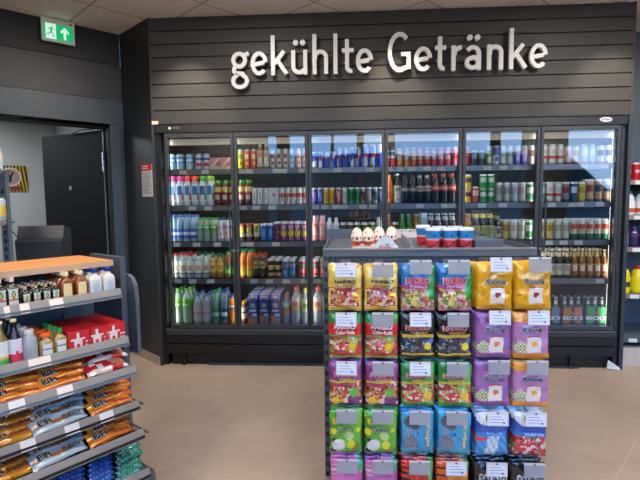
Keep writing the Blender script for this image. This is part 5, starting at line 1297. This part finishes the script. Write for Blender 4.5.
# ------------------------------------------------------------------ behind the rack: screen, cable, upright with goods
c = on_y(41, 255, -1.25); o = empty('checkout_terminal', (c.x, -1.25, 0), .25, 'dark grey wedge-shaped checkout terminal standing behind the wooden rack top', 'terminal')
sc_ = (on_y(62, 240, -1.25)-on_y(21, 240, -1.25)).length
zb = on_y(40, 262, -1.25).z; zt = on_y(40, 226, -1.25).z; h = zt-zb; hw = sc_/2
mb = MB(); T = Matrix(((0, 1, 0, 0), (1, 0, 0, 0), (0, 0, 1, 0), (0, 0, 0, 1)))
m1 = MB().prism([(.16, zb), (.16, zt-.02), (.03, zt), (.0, zt-.075), (-.03, zt-.085), (-.02, zb)], -hw, hw, m='terminal_grey'); m2 = MB().add(m1, T)
m2.build('housing', o)
MB().box(-hw, hw, -.032, -.028, zt-.094, zt-.084, m='dark_metal').build('edge', o)
MB().box(-.05, .05, .0, .12, 0, zb, m='dark_metal').build('stand', o)
MB().tube([tuple(on_y(x, y, -1.1)) for x, y in ((5, 228), (9, 229), (14, 233), (18, 238), (20, 246), (20, 258))], .004, H('#15171a'), 'print').build('cable')
tag(bpy.data.objects['cable'], 'thin black cable looping down beside the checkout terminal', 'cable')
Y = -1.45; a = on_y(0, 225, Y); b = on_y(8, 225, Y); zt = b.z
o = empty('counter_shelf_unit', (b.x, Y, 0), 0, 'slotted blue-grey shelf upright with two small shelves at the far left', 'display rack')
z_s1 = on_y(5, 221, Y-.1).z; z_s2 = on_y(5, 170, Y-.1).z
mb = MB().box(-.04, .0, 0, .03, 0, z_s2-.003, m='shelf_blue')
for k in range(int((z_s2-.1)/.046)): mb.box(-.026, -.012, -.0015, 0, .06+.046*k, .084+.046*k, m='black')
mb.build('upright', o)
for z, xr in ((z_s1, on_y(13, 222, Y-.1).x-b.x), (z_s2, on_y(9, 172, Y-.1).x-b.x)):
    s = MB().box(-.6, xr-.012, -.14, -.07, z-.012, z-.002, m='shelf_grey').build('shelf', o); MB().box(-.6, xr-.012, -.148, -.14, z-.022, z+.006, m='rail_grey').build('price_rail', s)
kd('spice', 'condiment_bottle', 'white condiment bottle with blue band', 'bottle', p_bottle('juice', .155, .032, '#cfd2cc', lambda th, z: H('#a8c4dc') if z < .3 else H('#d8c8b8'), '#dcd8d0', False, (.1, .6)), .032, .155)
kd('mustard', 'condiment_jar', 'jar with yellow and white label', 'jar', p_can(.125, .032, bands((.2, '#9aa8b4'), (.7, '#d8c25a'), (1, '#d5d8d4'), marks=((-.3, .3, .7, .9, '#c8d0d8'),))), .032, .125)
X1 = on_y(0, 200, Y-.06).x
place('spice', (X1-.002, Y-.07, z_s2+.0), 0, 'white condiment bottle at the left picture edge, upper small shelf')
place('mustard', (X1, Y-.07, z_s1), .2, 'yellow-labelled jar at the left picture edge, lower small shelf')

# ------------------------------------------------------------------ shelves right of the cooler
ox = W+.05; o = empty('household_shelf', (ox, .1, 0), 0, 'blue-grey wall shelf with household bottles right of the cooler', 'shelf unit')
MB().box(0, 1.3, .55, .58, 0, 2.0, m='shelf_blue').build('back_panel', o)
MB().box(-.02, 0, .0, .58, 0, 2.0, m='shelf_blue').build('side_panel', o)
MB().box(0, 1.3, .02, .58, .0, .17, m='shelf_grey').build('base', o); MB().box(-.02, 1.3, .0, .02, .0, .155, H('#b9b4ae'), 'print').build('plinth', o)
HZ = [1.565, 1.275, 1.005, .61, .235]
for i, z in enumerate(HZ):
    s = MB().box(0, 1.3, .03, .55, z-.02, z, m='shelf_blue').build('shelf', o)
    MB().box(0, 1.3, .015, .03, z-.035, z+.003, m='rail_grey' if i != 4 else 'shelf_grey').build('price_rail', s)
    for k in range(3): MB().box(.06+.4*k, .13+.4*k, .011, .015, z-.033, z-.001, H('#cfd2d6'), 'paper').build('price_tag', s)
kd('hc_red', 'spray_can', 'red household spray can', 'can', p_can(.15, .033, bands((.9, '#b01c24'), (1, '#c8c8c8'), marks=((-.2, .2, .4, .6, '#cfb8b8'),))), .033, .15)
kd('hc_white', 'detergent_bottle', 'white detergent bottle with red label', 'bottle', p_bottle('juice', .20, .055, '#c9d2dc', lambda th, z: H('#b8543c') if z < .3 else H('#cfd4dc'), '#5a6a8c', False, (.12, .6)), .055, .20)
kd('hc_purple', 'detergent_bottle', 'dark purple household bottle', 'bottle', p_bottle('wide', .17, .038, '#3a2a5a', lambda th, z: H('#2a1c44') if z < .5 else H('#54407a'), '#4a3a78', False, (.1, .7)), .038, .17)
kd('hc_grey', 'detergent_bottle', 'grey-blue household bottle', 'bottle', p_bottle('wide', .17, .034, '#8a94a8', lambda th, z: H('#9aa4b8'), '#a8b0bc', False, (.1, .7)), .034, .17)
kd('hc_yellow', 'detergent_bottle', 'yellow cleaner bottle with blue cap', 'bottle', p_bottle('juice', .235, .05, '#cfc41c', lambda th, z: H('#2a2c34') if .24 < z < .42 and abs(th) < .25 else H('#d6cc20'), '#28388a', False, (.12, .6)), .05, .235)
kd('hc_yellowr', 'detergent_bottle', 'yellow cleaner bottle with red cap', 'bottle', p_bottle('juice', .235, .05, '#cfc41c', lambda th, z: H('#d6cc20'), '#b02030', False, (.12, .6)), .05, .235)
def hc(k, x, z, where): place(k, (ox+x, .1+.11, z), 0, K[k]['desc']+where)
for i in range(4): hc('hc_red', .045+.07*i, HZ[0], ', %s from the cooler, top wall shelf' % ORD[i])
for i in range(3): hc('hc_white', .06+.115*i, HZ[1], ', %s from the cooler, second wall shelf' % ORD[i])
hc('hc_grey', .04, HZ[2], ' beside the cooler, third wall shelf')
for i in range(3): hc('hc_purple', .12+.08*i, HZ[2], ', %s from the cooler, third wall shelf' % ORD[i])
hc('hc_yellow', .055, HZ[3], ' beside the cooler, fourth wall shelf')
for i in range(2): hc('hc_yellowr', .165+.11*i, HZ[3], ', %s from the cooler, fourth wall shelf' % ORD[i])

# ------------------------------------------------------------------ view
v = S.view_settings; v.view_transform = 'Standard'; v.look = 'None'; v.exposure = 0.15; v.gamma = 1.0; v.use_curve_mapping = False
S.cycles.max_bounces = 10; S.cycles.transparent_max_bounces = 24; S.cycles.caustics_reflective = False; S.cycles.caustics_refractive = False
S.cycles.sample_clamp_indirect = 6
